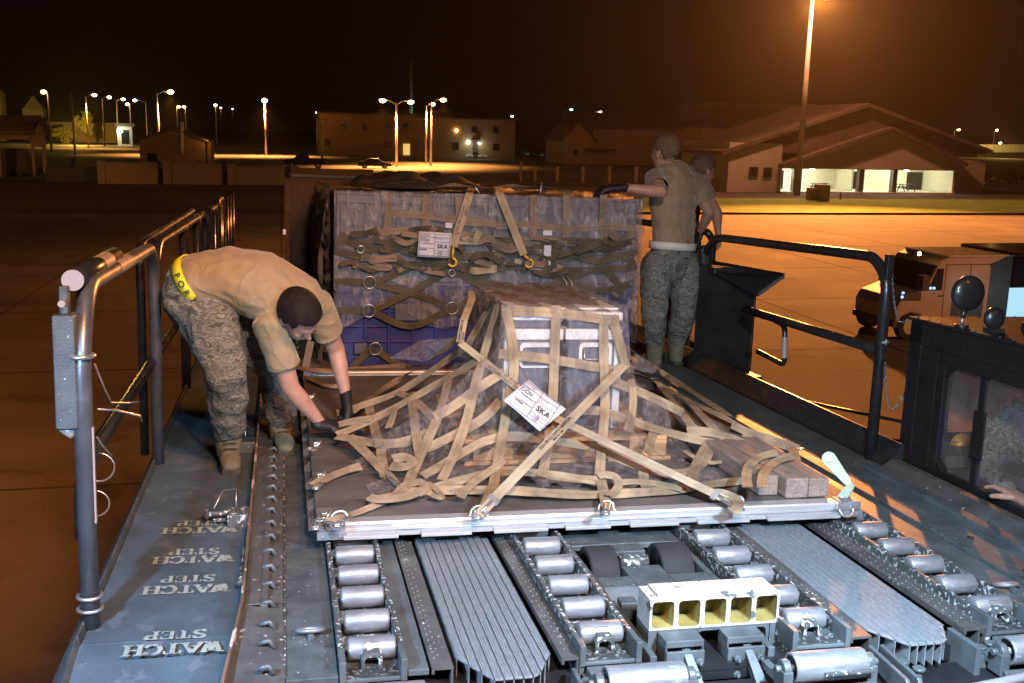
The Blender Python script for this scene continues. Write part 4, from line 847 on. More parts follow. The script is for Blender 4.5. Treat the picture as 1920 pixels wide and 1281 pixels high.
# a stack further back (only its left flank shows)
t=thing('wrapped_load','brown wrapped load behind and left of the blue container stack','wrapped load',(.4,6.3,ZP))
b=MB(); b.box(-.15,2.1,5.6,6.25,ZP,1.27); b.box(-.16,1.35,5.55,6.25,1.27,1.32); b.build('load_body','tarp',t,.02)
b=MB(); b.grid(60,40,lambda a,c: Vector((-.20+.6*a,5.56-abs(wr(a*4,c,6))*1.5,.2+1.08*c))); b.build('wrap_sheet','filmside',t)
# net and straps of the rear stack
rn=thing('cargo_net','dark olive and tan cargo net stretched over the tall blue container stack','cargo net',(1.1,sy0,.7))
def FS(pts,w=.05,m='webdark',y=sy0-.035,th=.003,name='net_strap',par=None,wob=.12,sub=4):
    return MB().ribbon([T(u,v,y) for u,v in pts],w,(0,-1,.05),sub=sub,wob=wob).build(name,m,par or rn)
for p in ([(628,450),(700,458),(790,452),(860,480),(940,478),(1040,470),(1120,490),(1195,470)],[(628,470),(720,492),(790,500),(850,512),(960,500),(1060,508),(1130,505),(1195,500)],[(625,528),(690,530),(700,532)],[(625,582),(690,583)],
 [(700,530),(770,502),(850,484)],[(700,582),(775,545),(845,505),(850,498)],[(700,532),(780,552),(845,578)],[(700,585),(770,612),(845,580),(905,555)],[(852,492),(920,530),(990,545),(1100,510)],[(860,512),(910,540),(960,560)],[(1010,500),(1060,530),(1130,545),(1190,530)],[(1010,500),(1080,480),(1150,470)],[(845,580),(900,600),(940,640)],[(700,650),(670,680),(660,690)],[(706,655),(740,680),(770,690)],
 [(1125,500),(1150,520),(1165,545),(1150,560)],[(1130,490),(1160,480),(1190,495)],[(640,440),(680,465),(720,470),(760,495)],[(700,440),(760,470),(830,490)],[(900,450),(980,470),(1060,452),(1140,455),(1190,440)]): FS(p,.045)
for p in ([(728,362),(728,400),(724,440)],[(800,364),(798,400),(800,432)],[(1000,366),(1000,420),(998,450)],[(1062,366),(1062,420),(1060,455)],[(1132,366),(1130,420),(1134,460)],[(728,402),(790,404),(860,412),(930,420)],[(930,424),(1000,422),(1060,430),(1130,425),(1190,428)],[(800,398),(840,412),(900,418)],[(900,448),(1000,452),(1100,455),(1190,450)],[(860,364),(862,410)],[(690,440),(760,432),(800,440),(900,445)]): FS(p,.05,'webmid',sy0-.03)
FS([(640,696),(700,692),(760,687)],.045,'webmid',sy0-.07,name='floor_strap')
FS([(583,640),(572,690),(565,700)],.045,'webmid',2.9); FS([(640,700),(590,690),(560,680)],.05,'webdark',2.95)
# leftward side straps and folds
for k in range(14):
    y=sy0+.1+k*.17; x=sx0-.075; b=MB(); b.ribbon([(x+.04,y,1.26),(x,y+.02,1.0),(x-.02,y-.04,.7),(x+.01,y+.03,.4),(x-.02,y,.13)],.045,(-1,-.2,0),sub=4,wob=.5).build('net_strap','webdark' if k%3 else 'webmid',rn)
for z in (.35,.62,.90,1.12): MB().ribbon([(sx0-.08,sy0-.03,z),(sx0-.10,sy0+.6,z-.04),(sx0-.08,sy0+1.2,z+.03),(sx0-.09,sy0+2.2,z)],.045,(-1,0,.1),sub=5,wob=.3).build('net_strap','webdark',rn)
for u,v in ((693,530),(692,583),(848,578),(704,654),(847,512),(995,500),(676,468)): 
    b=MB(); b.torus(T(u,v,sy0-.06),(0,1,.1),.040 if u not in (676,847,995) else .022,.0035,22,6); b.build('net_ring','steel',rn)
rnd=random.Random(5)
for k in range(50):
    u=635+rnd.random()*530; v=428+rnd.random()*82; p=[(u,v),(u+rnd.uniform(15,45),v+rnd.uniform(-14,14)),(u+rnd.uniform(30,70),v+rnd.uniform(-16,16))]; FS(p,rnd.uniform(.03,.055),rnd.choice(['webdark','webdark','webmid','webpale' if k%5==0 else 'webdark']),sy0-.05-rnd.random()*.03,name='net_strap',wob=.7)
for (u,v,w,h) in ((1390-560,345,0,0),):pass
for (u0,v0,u1,v1) in ((530,430,536,440),(835,418,848,428),(1018,432,1035,442),(1020,460,1032,500),(1040,555,1075,565)): 
    a,c=T(u0,v0,sy0-.055),T(u1,v1,sy0-.055); b=MB(); b.box(min(a.x,c.x),max(a.x,c.x),sy0-.06,sy0-.05,min(a.z,c.z),max(a.z,c.z)); b.build('paper_tag','paper',rn,.002)
def hang(p0,p1,top,label,hk):
    t=thing('tie_down_strap',label,'tie down strap',T(*p0,sy0-.05)); a,c=T(*p0,sy0-.05),T(*p1,sy0-.09); MB().ribbon([T(*top,sy0+.5),T(p0[0],p0[1]-6,sy0+.05),a,a.lerp(c,.5),c],.052,[(0,0,1),(0,-.6,.8),(0,-1,.1),(0,-1,0),(0,-1,0)],sub=5).build('strap','webpale',t)
    b=MB(); q=T(*hk,sy0-.10); b.torus(q,(0.2,1,0),.026,.009,16,8,4.4,(0,0,1)); b.tube([q+Vector((0,0,.026)),c],.010,8); b.build('hook','hook',t)
    return t,a,c
t1,a,c=hang((880,366),(850,462),(893,345),'pale printed strap hanging over the stack beside the SKA card, with a yellow hook',(848,492))
b=MB(); d=(a-c).normalized(); b.text('CGU-1/B CL2 22347C1286',c.lerp(a,.62)+Vector((-.012,-.006,0)),d,Vector((0,0,1)).cross(d) if False else Vector((-1,0,0)),.021); b.text('5000 LB. CAP.',c.lerp(a,.75)+Vector((.014,-.006,0)),d,Vector((-1,0,0)),.018); b.build('printed_text','ink',t1)
hang((938,366),(982,478),(932,350),'plain pale strap hanging down the middle of the stack, right of the printed one',(992,494))
placard([T(786,434,sy0-.14),T(847,438,sy0-.14),T(843,484,sy0-.14),T(782,481,sy0-.14)],'upright white shipping card reading DOV and SKA taped on the tall blue stack',1)
# clutter on top
t=thing('folded_tarp','dark folded tarpaulin and straps lying in a low heap on top of the stack','tarpaulin',(.9,4.0,1.26))
b=MB(); b.grid(60,30,lambda a,c: Vector((.25+1.0*a,3.25+1.3*c,1.262+.085*math.sin(math.pi*a)**.6*math.sin(math.pi*c)**.7*(1+.35*math.sin(a*17+c*5)+.2*math.sin(c*23)))),True); b.build('tarp_sheet','tarp',t)
b=MB(); b.grid(40,20,lambda a,c: Vector((.35+.8*a,4.8+.5*c,1.262+.10*math.sin(math.pi*a)**.4*math.sin(math.pi*c)**.4*(1+.15*math.sin(a*23))))); b.build('tarp_roll','tarp',t)
for k in range(9):
    x=.2+rnd.random()*1.7; y=3.1+rnd.random()*1.2; MB().ribbon([(x,y,1.275),(x+.15,y+rnd.uniform(-.1,.1),1.30),(x+.35,y+rnd.uniform(-.2,.2),1.275)],.045,(0,0,1),sub=4,wob=.5).build('loose_strap',rnd.choice(['webmid','webdark','webpale']),t)
b=MB(); b.tube([(1.47,3.1,1.255),(1.48,3.12,1.33)],.004); b.tube([(1.03,2.98,1.25),(1.0,2.97,1.29)],.004); b.build('wire_end','steel',t)
b=MB(); b.tube([T(1065,548,2.9),T(1062,530,2.92),T(1048,512,2.94)],.003,6); b.tube([T(1076,552,2.9),T(1072,530,2.92),T(1060,515,2.94)],.003,6); tag(b.build('wire_loop','steel',None),'two thin bright wires sticking up behind the wrapped cases','wire')
# ================================================================== PEOPLE
def blob(b,pts,ra,rb,side,seg=16):
    pts=[Vector(p) for p in pts]; n=len(pts); side=Vector(side); 
    ra=ra if isinstance(ra,(list,tuple)) else [ra]*n; rb=rb if isinstance(rb,(list,tuple)) else [rb]*n; rings=[]
    def ring(c,a,bb,x,y): return [b.bm.verts.new(c+a*(math.cos(2*math.pi*k/seg)*x)+bb*(math.sin(2*math.pi*k/seg)*y)) for k in range(seg)]
    for i,p in enumerate(pts):
        t=(pts[min(i+1,n-1)]-pts[max(i-1,0)]).normalized(); a=side-t*side.dot(t); a=a.normalized() if a.length>1e-3 else t.orthogonal().normalized(); bb=t.cross(a); m=(ra[i]+rb[i])/2
        if i==0:
            for q in (.96,.8,.45): rings.append(ring(p-t*m*q,a,bb,ra[i]*math.sqrt(1-q*q),rb[i]*math.sqrt(1-q*q)))
        rings.append(ring(p,a,bb,ra[i],rb[i]))
        if i==n-1:
            for q in (.45,.8,.96): rings.append(ring(p+t*m*q,a,bb,ra[i]*math.sqrt(1-q*q),rb[i]*math.sqrt(1-q*q)))
    for r0,r1 in zip(rings,rings[1:]):
        for k in range(seg): b.bm.faces.new((r0[k],r0[(k+1)%seg],r1[(k+1)%seg],r1[k]))
    b.bm.faces.new(rings[0][::-1]); b.bm.faces.new(rings[-1])
def ell(b,c,ax,r): # ellipsoid with axes
    seg,ring=18,12; c=Vector(c); rows=[]
    for i in range(1,ring):
        th=math.pi*i/ring; rows.append([b.bm.verts.new(c+ax[0]*(r[0]*math.sin(th)*math.cos(2*math.pi*k/seg))+ax[1]*(r[1]*math.sin(th)*math.sin(2*math.pi*k/seg))+ax[2]*(r[2]*math.cos(th))) for k in range(seg)])
    for r0,r1 in zip(rows,rows[1:]):
        for k in range(seg): b.bm.faces.new((r0[k],r1[k],r1[(k+1)%seg],r0[(k+1)%seg]))
    b.bm.faces.new(rows[0]); b.bm.faces.new(rows[-1][::-1])
def melt(b,name,m,parent,vox=.009,smooth=3,folds=0,fsize=.09,loc=None,cuts=(),hem=0):
    bmesh.ops.recalc_face_normals(b.bm,faces=b.bm.faces)
    me=bpy.data.meshes.new('t'); b.bm.to_mesh(me); b.bm.free(); o=bpy.data.objects.new('t',me); C.objects.link(o)
    r=o.modifiers.new('r','REMESH'); r.mode='VOXEL'; r.voxel_size=vox; r.use_smooth_shade=True
    s=o.modifiers.new('s','SMOOTH'); s.iterations=smooth; s.factor=.6
    if folds:
        for k,(st,sz) in enumerate(((folds,fsize),(folds*.28,fsize*.4))):
            tx=bpy.data.textures.new('cloth','CLOUDS'); tx.noise_scale=sz; tx.noise_depth=2; d=o.modifiers.new('d','DISPLACE'); d.texture=tx; d.strength=st; d.mid_level=.5; d.texture_coords='LOCAL'
    dg=bpy.context.evaluated_depsgraph_get(); m2=bpy.data.meshes.new_from_object(o.evaluated_get(dg)); bpy.data.objects.remove(o); m2.name=name
    if cuts:
        bb=bmesh.new(); bb.from_mesh(m2)
        for cp,cn,cr in cuts:
            vs=[v for v in bb.verts if (v.co-cp).length<cr]; s_=set(vs); es=[e for e in bb.edges if e.verts[0] in s_ and e.verts[1] in s_]; fs=[f for f in bb.faces if all(v in s_ for v in f.verts)]
            bmesh.ops.bisect_plane(bb,geom=vs+es+fs,plane_co=cp,plane_no=cn,clear_outer=True)
        bb.to_mesh(m2); bb.free()
    base=origin(parent)+(Vector(loc) if loc is not None else Vector()); m2.transform(Matrix.Translation(-base)); m2.materials.clear(); m2.materials.append(M[m]); 
    for p in m2.polygons: p.use_smooth=True
    q=bpy.data.objects.new(name,m2); C.objects.link(q)
    if loc is not None: q.location=loc
    if hem: sd_=q.modifiers.new('hem','SOLIDIFY'); sd_.thickness=hem; sd_.offset=1
    if parent: q.parent=parent
    else: reg(q)
    return q
def frame(up,face):
    z=Vector(up).normalized(); y=Vector(face); y=(y-z*y.dot(z)).normalized(); return [y.cross(z),y,z]
def head(b,c,ax,s=1.0):
    c=Vector(c); P=lambda x,y,z: c+(ax[0]*x+ax[1]*y+ax[2]*z)*s
    E_=lambda x,y,z,r: ell(b,P(x,y,z),ax,[q*s for q in r])
    E_(0,-.012,.03,(.075,.096,.088)); E_(0,.028,-.025,(.060,.062,.085)); E_(0,.045,-.078,(.042,.038,.032)); E_(0,.058,.018,(.05,.034,.02)); E_(0,.097,-.022,(.012,.020,.016)); E_(0,.085,-.005,(.009,.018,.024))
    E_(0,.082,-.052,(.024,.012,.008)); E_(0,.080,-.062,(.020,.012,.008)); E_(-.033,.062,-.02,(.024,.025,.02)); E_(.033,.062,-.02,(.024,.025,.02))
    for sx in (-1,1): E_(sx*.080,-.005,-.005,(.010,.018,.032)); E_(sx*.084,-.012,.008,(.008,.014,.018))
def hair(c,ax,parent,m='hair',s=1.0,thick=1.0,low=-.055,rough=.004,blade=1.0):
    c=Vector(c); b=MB(); seg,ring=64,40; rows=[]; rnd=random.Random(3); kept=[]
    for i in range(ring+1):
        th=math.pi*i/ring; row=[]
        for k in range(seg):
            ph=2*math.pi*k/seg; x,y,z=math.sin(th)*math.cos(ph),math.sin(th)*math.sin(ph),math.cos(th); j=1+rough*.6*math.sin(ph*3+th*5)+rnd.uniform(-1,1)*rough*1.1
            row.append(((x*.083*j*thick,-.012+y*.105*j*thick,.034+z*.097*j*thick)))
        rows.append(row)
    vv=[[b.bm.verts.new(c+(ax[0]*p[0]+ax[1]*p[1]+ax[2]*p[2])*s) for p in r] for r in rows]
    for i in range(ring):
        for k in range(seg):
            p=rows[i][k]; 
            wv=.004*math.sin(k*2.3)+.003*math.sin(k*5.1)
            if p[1]>.045+wv and p[2]<.088: continue
            if p[1]>.0+wv and p[2]<.050+wv: continue
            if p[2]<low-p[1]*.25+wv: continue
            if -.04<p[1]<.03 and p[2]<.030+wv: continue
            kept.append((i,k))
            try: q=b.bm.faces.new((vv[i][k],vv[i+1][k],vv[i+1][(k+1)%seg],vv[i][(k+1)%seg])); q.smooth=True
            except ValueError: pass
    loose=[v for v in b.bm.verts if not v.link_faces]; bmesh.ops.delete(b.bm,geom=loose,context='VERTS'); o=b.build('hair',m,parent,sol=-.006); b=MB(); cen=(0,-.012,.034)
    for _ in range(3200):
        i,k=rnd.choice(kept); p=Vector(rows[i][k]); q=Vector(rows[min(i+1,ring)][(k+1)%seg]); p=p.lerp(q,rnd.random()); n=(p-Vector(cen)).normalized(); f=Vector((.25*math.sin(k*.2),.9,.1)) if p.z>.05 else Vector((0,.15,-1)); f=(f-n*f.dot(n)).normalized(); dd=(f*.8+n*rnd.uniform(.15,.6)+Vector((rnd.gauss(0,.25),rnd.gauss(0,.25),rnd.gauss(0,.15)))).normalized()*rnd.uniform(.008,.016)*blade; sd=dd.cross(n).normalized()*.0011
        W=lambda v: c+(ax[0]*v.x+ax[1]*v.y+ax[2]*v.z)*s
        b.poly([W(p-sd-n*.002),W(p+sd-n*.002),W(p+dd)],[(0,1,2)])
    b.build('hair_strands',m,parent); return o
def eyes(c,ax,parent,s=1):
    for sx in (-1,1):
        b=MB(); p=Vector(c)+(ax[0]*sx*.032+ax[1]*.083+ax[2]*.004)*s; ell(b,p,ax,[.010*s,.003*s,.004*s]); o=b.build('eye','boot',parent)
        b=MB(); ell(b,p+ax[1]*.004*s,ax,[.005*s,.004*s,.005*s]); b.build('iris','ink',o)
def hand(b,w,d,pn,curl=.6,s=1.25,grow=0.0,spread=.010,thumb=1):
    """w wrist, d direction of the hand, pn palm normal"""
    w=Vector(w); d=Vector(d).normalized(); pn=Vector(pn); pn=(pn-d*pn.dot(d)).normalized(); sd=d.cross(pn)*thumb; g=grow
    blob(b,[w-d*.02*s,w+d*.03*s,w+d*.075*s],[.026*s+g,.038*s+g,.040*s+g],[.020*s+g,.017*s+g,.015*s+g],sd,14)
    for k,(o,L) in enumerate(((.030,.068),(.010,.078),(-.010,.072),(-.029,.056))):
        p=w+d*.08*s+sd*o*s; c=curl*(1+.12*k); dd=d+sd*o*spread*20*.2; p1=p+(dd*math.cos(c*.5)+pn*math.sin(c*.5))*L*.45*s; p2=p1+(dd*math.cos(c*1.2)+pn*math.sin(c*1.2))*L*.32*s; p3=p2+(dd*math.cos(c*1.8)+pn*math.sin(c*1.8))*L*.25*s
        blob(b,[p-d*.015*s,p1,p2,p3],[.0100*s+g,.0095*s+g,.0088*s+g,.0075*s+g],[.0100*s+g,.0092*s+g,.0085*s+g,.0072*s+g],sd,10)
    p=w+d*.025*s+sd*.028*s; p1=p+(d*.55+sd*.65+pn*.3).normalized()*.042*s; p2=p1+(d*.85+sd*.25+pn*.45).normalized()*.032*s
    blob(b,[p-sd*.012*s,p1,p2],[.0135*s+g,.0115*s+g,.0090*s+g],[.0135*s+g,.0110*s+g,.0088*s+g],pn,10)
def boot(ankle,toe,parent,s=1.0,h=.20):
    a,t=Vector(ankle),Vector(toe); z0=t.z; d=(Vector((t.x,t.y,0))-Vector((a.x,a.y,0))).normalized(); sd=Vector((-d.y,d.x,0)); g=Vector((a.x,a.y,z0))
    b=MB(); blob(b,[g+Vector((0,0,h*1.25)),g+Vector((0,0,h*.8)),g+Vector((0,0,.09)),g+Vector((0,0,.055))],[.066,.064,.060,.055],[.072,.070,.070,.060],sd)
    blob(b,[g-d*.035+Vector((0,0,.045)),g+d*.05+Vector((0,0,.055)),g+d*.12+Vector((0,0,.045)),g+d*.165+Vector((0,0,.038))],[.040,.044,.050,.042],[.040,.050,.036,.028],sd)
    o=melt(b,'boot','boot',parent,.007,3,.006,.03)
    b=MB(); pts=[g-d*.075+sd*.028,g-d*.06+sd*.038,g+d*.05+sd*.038,g+d*.12+sd*.050,g+d*.18+sd*.042,g+d*.205,g+d*.18-sd*.042,g+d*.12-sd*.050,g+d*.05-sd*.038,g-d*.06-sd*.038,g-d*.075-sd*.028,g-d*.083]
    b.prism(pts,(0,0,.028)); b.build('sole','sole',o,.004)
    b=MB()
    for k in range(6):
        c=g+d*(.105-.012*k if k<3 else .07-.004*k)+Vector((0,0,.075+.022*k)); b.tube([c-sd*.030,c+d*.008+Vector((0,0,.006)),c+sd*.030],.003,6)
    b.build('laces','sole',o)
    return o
def trousers(parent,pel,hips,knees,ankles,side,s=1.0,m='camo'):
    ankles=[Vector(a)-Vector((0,0,.03)) for a in ankles]; b=MB(); up=(Vector(pel[1])-Vector(pel[0])).normalized()
    blob(b,[pel[0],(Vector(pel[0])+Vector(pel[1]))/2,pel[1]],[.165*s,.172*s,.172*s],[.125*s,.130*s,.128*s],side)
    for h,k,a in zip(hips,knees,ankles):
        h,k,a=Vector(h),Vector(k),Vector(a); blob(b,[h,h.lerp(k,.5),k,k.lerp(a,.45),a,a+(a-k).normalized()*.02],[.118*s,.108*s,.090*s,.088*s,.074*s,.070*s],[.125*s,.112*s,.095*s,.090*s,.078*s,.070*s],side)
    return melt(b,'trousers',m,parent,.009,4,.030,.095)
def body(label,P,group=None):
    """P: dict of joints"""
    b=MB(); g=P; side=Vector(g['side'])
    blob(b,g['torso'],g['ta'],g['tb'],side)
    blob(b,[g['neck0'],g['neck1']],.056,.056,side)
    head(b,g['head'],g['hax'],g.get('hs',1))
    for arm,hd in zip(g['arms'],g['hands']):
        s0,e0,w0=map(Vector,arm); q=(w0-e0)
        blob(b,[s0,s0.lerp(e0,.5),e0,e0.lerp(w0,.3),w0],[.056,.050,.041,.043,.027],[.056,.050,.043,.042,.024],q.cross(Vector(hd[1])) if q.cross(Vector(hd[1])).length>1e-4 else side)
        hand(b,w0,hd[0],hd[1],hd[2],thumb=hd[3])
    for h,k,a in zip(g['hips'],g['knees'],g['ankles']):
        h,k,a=Vector(h),Vector(k),Vector(a); blob(b,[h,h.lerp(k,.5),k,k.lerp(a,.3),a,Vector((a.x,a.y,a.z-.04))],[.088,.078,.060,.060,.042,.04],[.088,.080,.062,.062,.044,.04],side)
        blob(b,[a+Vector((0,0,-.05)),a+(Vector(g['toe'])*.08)+Vector((0,0,-.09))],[.026,.022],[.022,.016],side)
    loc=g['base']; o=melt(b,'person','skin',None,g.get('vox',.008),3,loc=loc); tag(o,label,'person',group); return o
def shirt(o,P,m,sleeve=.62,folds=.022):
    b=MB(); cuts=[]; side=Vector(P['side']); blob(b,P['torso'],[x+.022 for x in P['ta']],[x+.020 for x in P['tb']],side)
    t0,t1=Vector(P['torso'][-1]),Vector(P['neck0'])
    blob(b,[t0,t1],[.12,.07],[.09,.068],side)
    for arm in P['arms']:
        s0,e0,w0=map(Vector,arm); t0_=Vector(P['torso'][-1]); blob(b,[t0_.lerp(s0,.55),s0,s0.lerp(e0,sleeve*.5),s0.lerp(e0,sleeve),s0.lerp(e0,sleeve+.15)],[.085,.080,.072,.070,.068],[.085,.080,.072,.068,.066],side)
        cuts.append((s0.lerp(e0,sleeve),(e0-s0).normalized(),.15))
    return melt(b,'t_shirt',m,o,.008,3,folds,.15,cuts=cuts,hem=.004)
def glove(o,w,d,pn,curl,thumb=1): b=MB(); hand(b,w,d,pn,curl,1.25,.006,thumb=thumb); return melt(b,'glove','glove',o,.005,2,.003,.02)
# --- man bending over the near pallet
LH,RH=T(604,796,1.14),T(649,746,1.38)
pA,pB=T(372,548,1.20),T(408,600,1.18)
P1=dict(side=(T(598,565,1.32)-T(492,610,.98)).normalized(),torso=[T(372,530,1.18),T(425,520,1.17),T(490,535,1.15),T(545,560,1.14)],ta=[.135,.150,.175,.150],tb=[.105,.115,.125,.105],
 neck0=T(556,572,1.12),neck1=T(566,588,1.02),head=T(561,594,.95),hax=frame((.24,-.80,.50),(.38,-.12,-.90)),
 arms=[(T(508,612,1.0),T(545,728,1.06),LH),(T(592,575,1.30),T(630,655,1.42),RH)],
 hands=[((T(652,800,1.22)-LH),(.2,.3,-.9),.7,-1),((T(655,800,1.30)-RH),(-.9,-.2,-.3),.7,1)],
 hips=[T(392,592,1.10),T(420,578,1.36)],knees=[T(424,700,1.02),T(520,690,1.38)],ankles=[Vector((-.460,1.19,.14)),Vector((-.225,1.47,.14))],toe=(.1,-1,0),base=(-.35,1.25,0))
m1=body('bending man in a tan t-shirt and yellow belt with both gloved hands on the net',P1)
hair(P1['head'],P1['hax'],m1,'hair',1.0,1.03,rough=.003,low=-.06); eyes(P1['head'],P1['hax'],m1)
shirt(m1,P1,'shirt',.62)
trousers(m1,(T(398,600,1.20),T(368,545,1.19)),P1['hips'],P1['knees'],[Vector((-.462,1.19,.20)),Vector((-.225,1.47,.20))],P1['side'],1.02)
boot((-.462,1.20,0),(-.445,1.05,0),m1); boot((-.225,1.49,0),(-.20,1.33,0),m1)
for k,hd in enumerate(P1['hands']): glove(m1,P1['arms'][k][2],hd[0],hd[1],hd[2],hd[3])
a,c=T(352,478,1.02),T(388,535,1.00)
b=MB(); ctr=T(366,530,1.18); tx=(T(425,520,1.17)-T(372,548,1.2)).normalized(); s1=P1['side']; s1=(s1-tx*s1.dot(tx)).normalized(); s2=tx.cross(s1); N_=40
rr=[(ctr+s1*math.cos(2*math.pi*k/N_)*.164+s2*math.sin(2*math.pi*k/N_)*.132) for k in range(N_)]
vs=[p-tx*.023 for p in rr]+[p+tx*.023 for p in rr]; b.poly(vs,[(k,(k+1)%N_,N_+(k+1)%N_,N_+k) for k in range(N_)],True); bl=b.build('reflective_belt','belty',m1,sol=.006)
# letters on the camera side of the belt
best=min(range(N_),key=lambda k:(rr[k]-Vector(CD)).length); b=MB()
for i,ch in enumerate('PORT'):
    k=(best-3+i*2)%N_; k2=(k+1)%N_; nn=(rr[k]-ctr).normalized(); dirx=(rr[k2]-rr[k-1]).normalized(); 
    if dirx.dot(T(400,560,1)-T(360,500,1))<0: dirx=-dirx; k=(best+3-i*2)%N_; nn=(rr[k]-ctr).normalized()
    y=nn.cross(dirx); b.text(ch,rr[k]+nn*.008,dirx,y,.040)
b.build('printed_text','ink',bl)
b=MB(); c0=T(322,572,1.12); blob(b,[c0,c0+Vector((.05,0,-.08))],.045,.04,(0,1,0)); blob(b,[T(335,545,1.1),T(362,610,1.08)],.03,.035,(0,1,0)); melt(b,'pouch','glove',m1,.008,2,.01,.03)
# --- standing man, back to the camera
W2=T(1166,352,3.08)
P2=dict(side=(T(1305,345,3.50)-T(1226,335,3.32)).normalized(),torso=[T(1262,470,3.42),T(1262,425,3.42),T(1262,375,3.40),T(1262,338,3.40)],ta=[.150,.155,.175,.150],tb=[.10,.105,.115,.09],
 neck0=T(1256,325,3.40),neck1=T(1250,303,3.40),head=T(1246,288,3.39),hax=frame((-.08,0,1),(-.45,.9,-.15)),hs=1.03,
 arms=[(T(1228,338,3.30),T(1240,360,3.02),W2),(T(1304,350,3.46),T(1330,398,3.45),T(1312,436,3.62))],
 hands=[((T(1120,354,3.10)-W2),(0,.1,-1),.5,-1),((-.2,.3,-.9),(-1,0,0),.8,1)],
 hips=[T(1232,500,3.38),T(1284,500,3.46)],knees=[T(1226,590,3.34),T(1282,590,3.44)],ankles=[Vector((2.475,3.44,.13)),Vector((2.69,3.55,.13))],toe=(-.2,1,0),base=(2.56,3.45,0))
m2=body('man standing with his back turned, in a white belt, one gloved hand on the stack',P2)
hair(P2['head'],P2['hax'],m2,'hair2',1.03,.985,rough=.002,low=-.04,blade=.35); eyes(P2['head'],P2['hax'],m2,1.03)
shirt(m2,P2,'shirt2',.55)
trousers(m2,(T(1260,500,3.42),T(1261,462,3.42)),P2['hips'],P2['knees'],[Vector((2.475,3.44,.22)),Vector((2.69,3.55,.22))],P2['side'],1.0)
boot((2.475,3.44,0),(2.46,3.60,0),m2); boot((2.69,3.55,0),(2.70,3.72,0),m2)
glove(m2,W2,P2['hands'][0][0],P2['hands'][0][1],P2['hands'][0][2],-1); glove(m2,P2['arms'][1][2],*P2['hands'][1][:3],1)
b=MB(); ctr=T(1261,461,3.42); s1=P2['side'].copy(); s1.z=0; s1.normalize(); s2=Vector((0,0,1)).cross(s1); rr=[(ctr+s1*math.cos(2*math.pi*k/N_)*.192+s2*math.sin(2*math.pi*k/N_)*.150) for k in range(N_)]
b.poly([p-Vector((0,0,.027))+Vector((0,0,-.05*(p-ctr).dot(s1))) for p in rr]+[p+Vector((0,0,.027))+Vector((0,0,-.05*(p-ctr).dot(s1))) for p in rr],[(k,(k+1)%N_,N_+(k+1)%N_,N_+k) for k in range(N_)],True); b.build('belt','beltw',m2,sol=.006)
b=MB(); blob(b,[T(1322,470,3.4),T(1322,495,3.4)],.05,.035,(1,0,0)); melt(b,'pouch','glove',m2,.008,2,.01,.03)
# --- third man mostly hidden behind him
P3=dict(side=(.35,1,0),torso=[Vector((2.93,4.15,.92)),Vector((2.93,4.15,1.08)),Vector((2.91,4.12,1.25)),Vector((2.91,4.12,1.36))],ta=[.14,.145,.165,.14],tb=[.10,.10,.11,.09],
 neck0=Vector((2.93,4.12,1.42)),neck1=T(1318,332,4.1),head=T(1318,322,4.1),hax=frame((.25,0,1),(1,.25,-.45)),
 arms=[(Vector((2.97,3.98,1.34)),T(1344,398,3.95),T(1346,436,3.95)),(Vector((2.93,4.30,1.34)),Vector((2.98,4.5,1.12)),Vector((3.12,4.45,.98)))],
 hands=[((.1,0,-1),(-1,0,0),.9,1),((.3,-.3,-.6),(-1,0,0),.9,1)],hips=[Vector((2.93,4.05,.85)),Vector((2.93,4.25,.85))],knees=[Vector((2.91,4.04,.48)),Vector((2.91,4.26,.48))],ankles=[Vector((2.93,4.05,.13)),Vector((2.93,4.25,.13))],toe=(1,0,0),base=(2.93,4.15,0))
m3=body('man whose bowed head and arm show behind the standing man, leaning on the black railing',P3)
hair(P3['head'],P3['hax'],m3,'hair2',1.0,1.03,rough=.004,blade=1.5); eyes(P3['head'],P3['hax'],m3); shirt(m3,P3,'shirt2',.5)
trousers(m3,(Vector((2.93,4.15,.86)),Vector((2.93,4.15,.95))),P3['hips'],P3['knees'],[Vector((2.93,4.05,.22)),Vector((2.93,4.25,.22))],P3['side'],.95); boot((2.93,4.05,0),(3.08,4.05,0),m3); boot((2.93,4.25,0),(3.08,4.25,0),m3)
# --- operator in the cab
w4=XP(1922,940,2.92)
P4=dict(side=(XP(1985,800,3.30)-XP(1868,800,3.20)).normalized(),torso=[Vector((3.45,.10,-.22)),Vector((3.42,.11,-.05)),Vector((3.38,.13,.12)),XP(1925,800,3.33)],ta=[.15,.155,.175,.155],tb=[.11,.115,.12,.10],
 neck0=XP(1930,775,3.32),neck1=XP(1936,745,3.31),head=XP(1945,715,3.30),hax=frame((0,0,1),(-1,-.55,-.25)),
 arms=[(XP(1868,805,3.20),XP(1848,885,3.05),XP(1890,925,3.0)),(XP(1978,815,3.28),XP(1990,935,3.08),w4)],
 hands=[((XP(1930,950,2.98)-XP(1890,925,3.0)),(0,0,-1),.5,1),((XP(1865,905,2.90)-w4),(-.2,0,-1),.35,1)],
 hips=[Vector((3.40,.02,-.3)),Vector((3.45,.2,-.3))],knees=[Vector((3.05,.0,-.32)),Vector((3.1,.25,-.32))],ankles=[Vector((3.02,.0,-.72)),Vector((3.05,.25,-.72))],toe=(-1,0,0),base=(3.4,.1,-.8),vox=.0055)
m4=body('operator in a camouflage jacket behind the cab window, one bare hand on the sill',P4)
hair(P4['head'],P4['hax'],m4,'hair',1,1.0,rough=.003); eyes(P4['head'],P4['hax'],m4)
b=MB(); side=Vector(P4['side']); blob(b,P4['torso'],[x+.03 for x in P4['ta']],[x+.03 for x in P4['tb']],side)
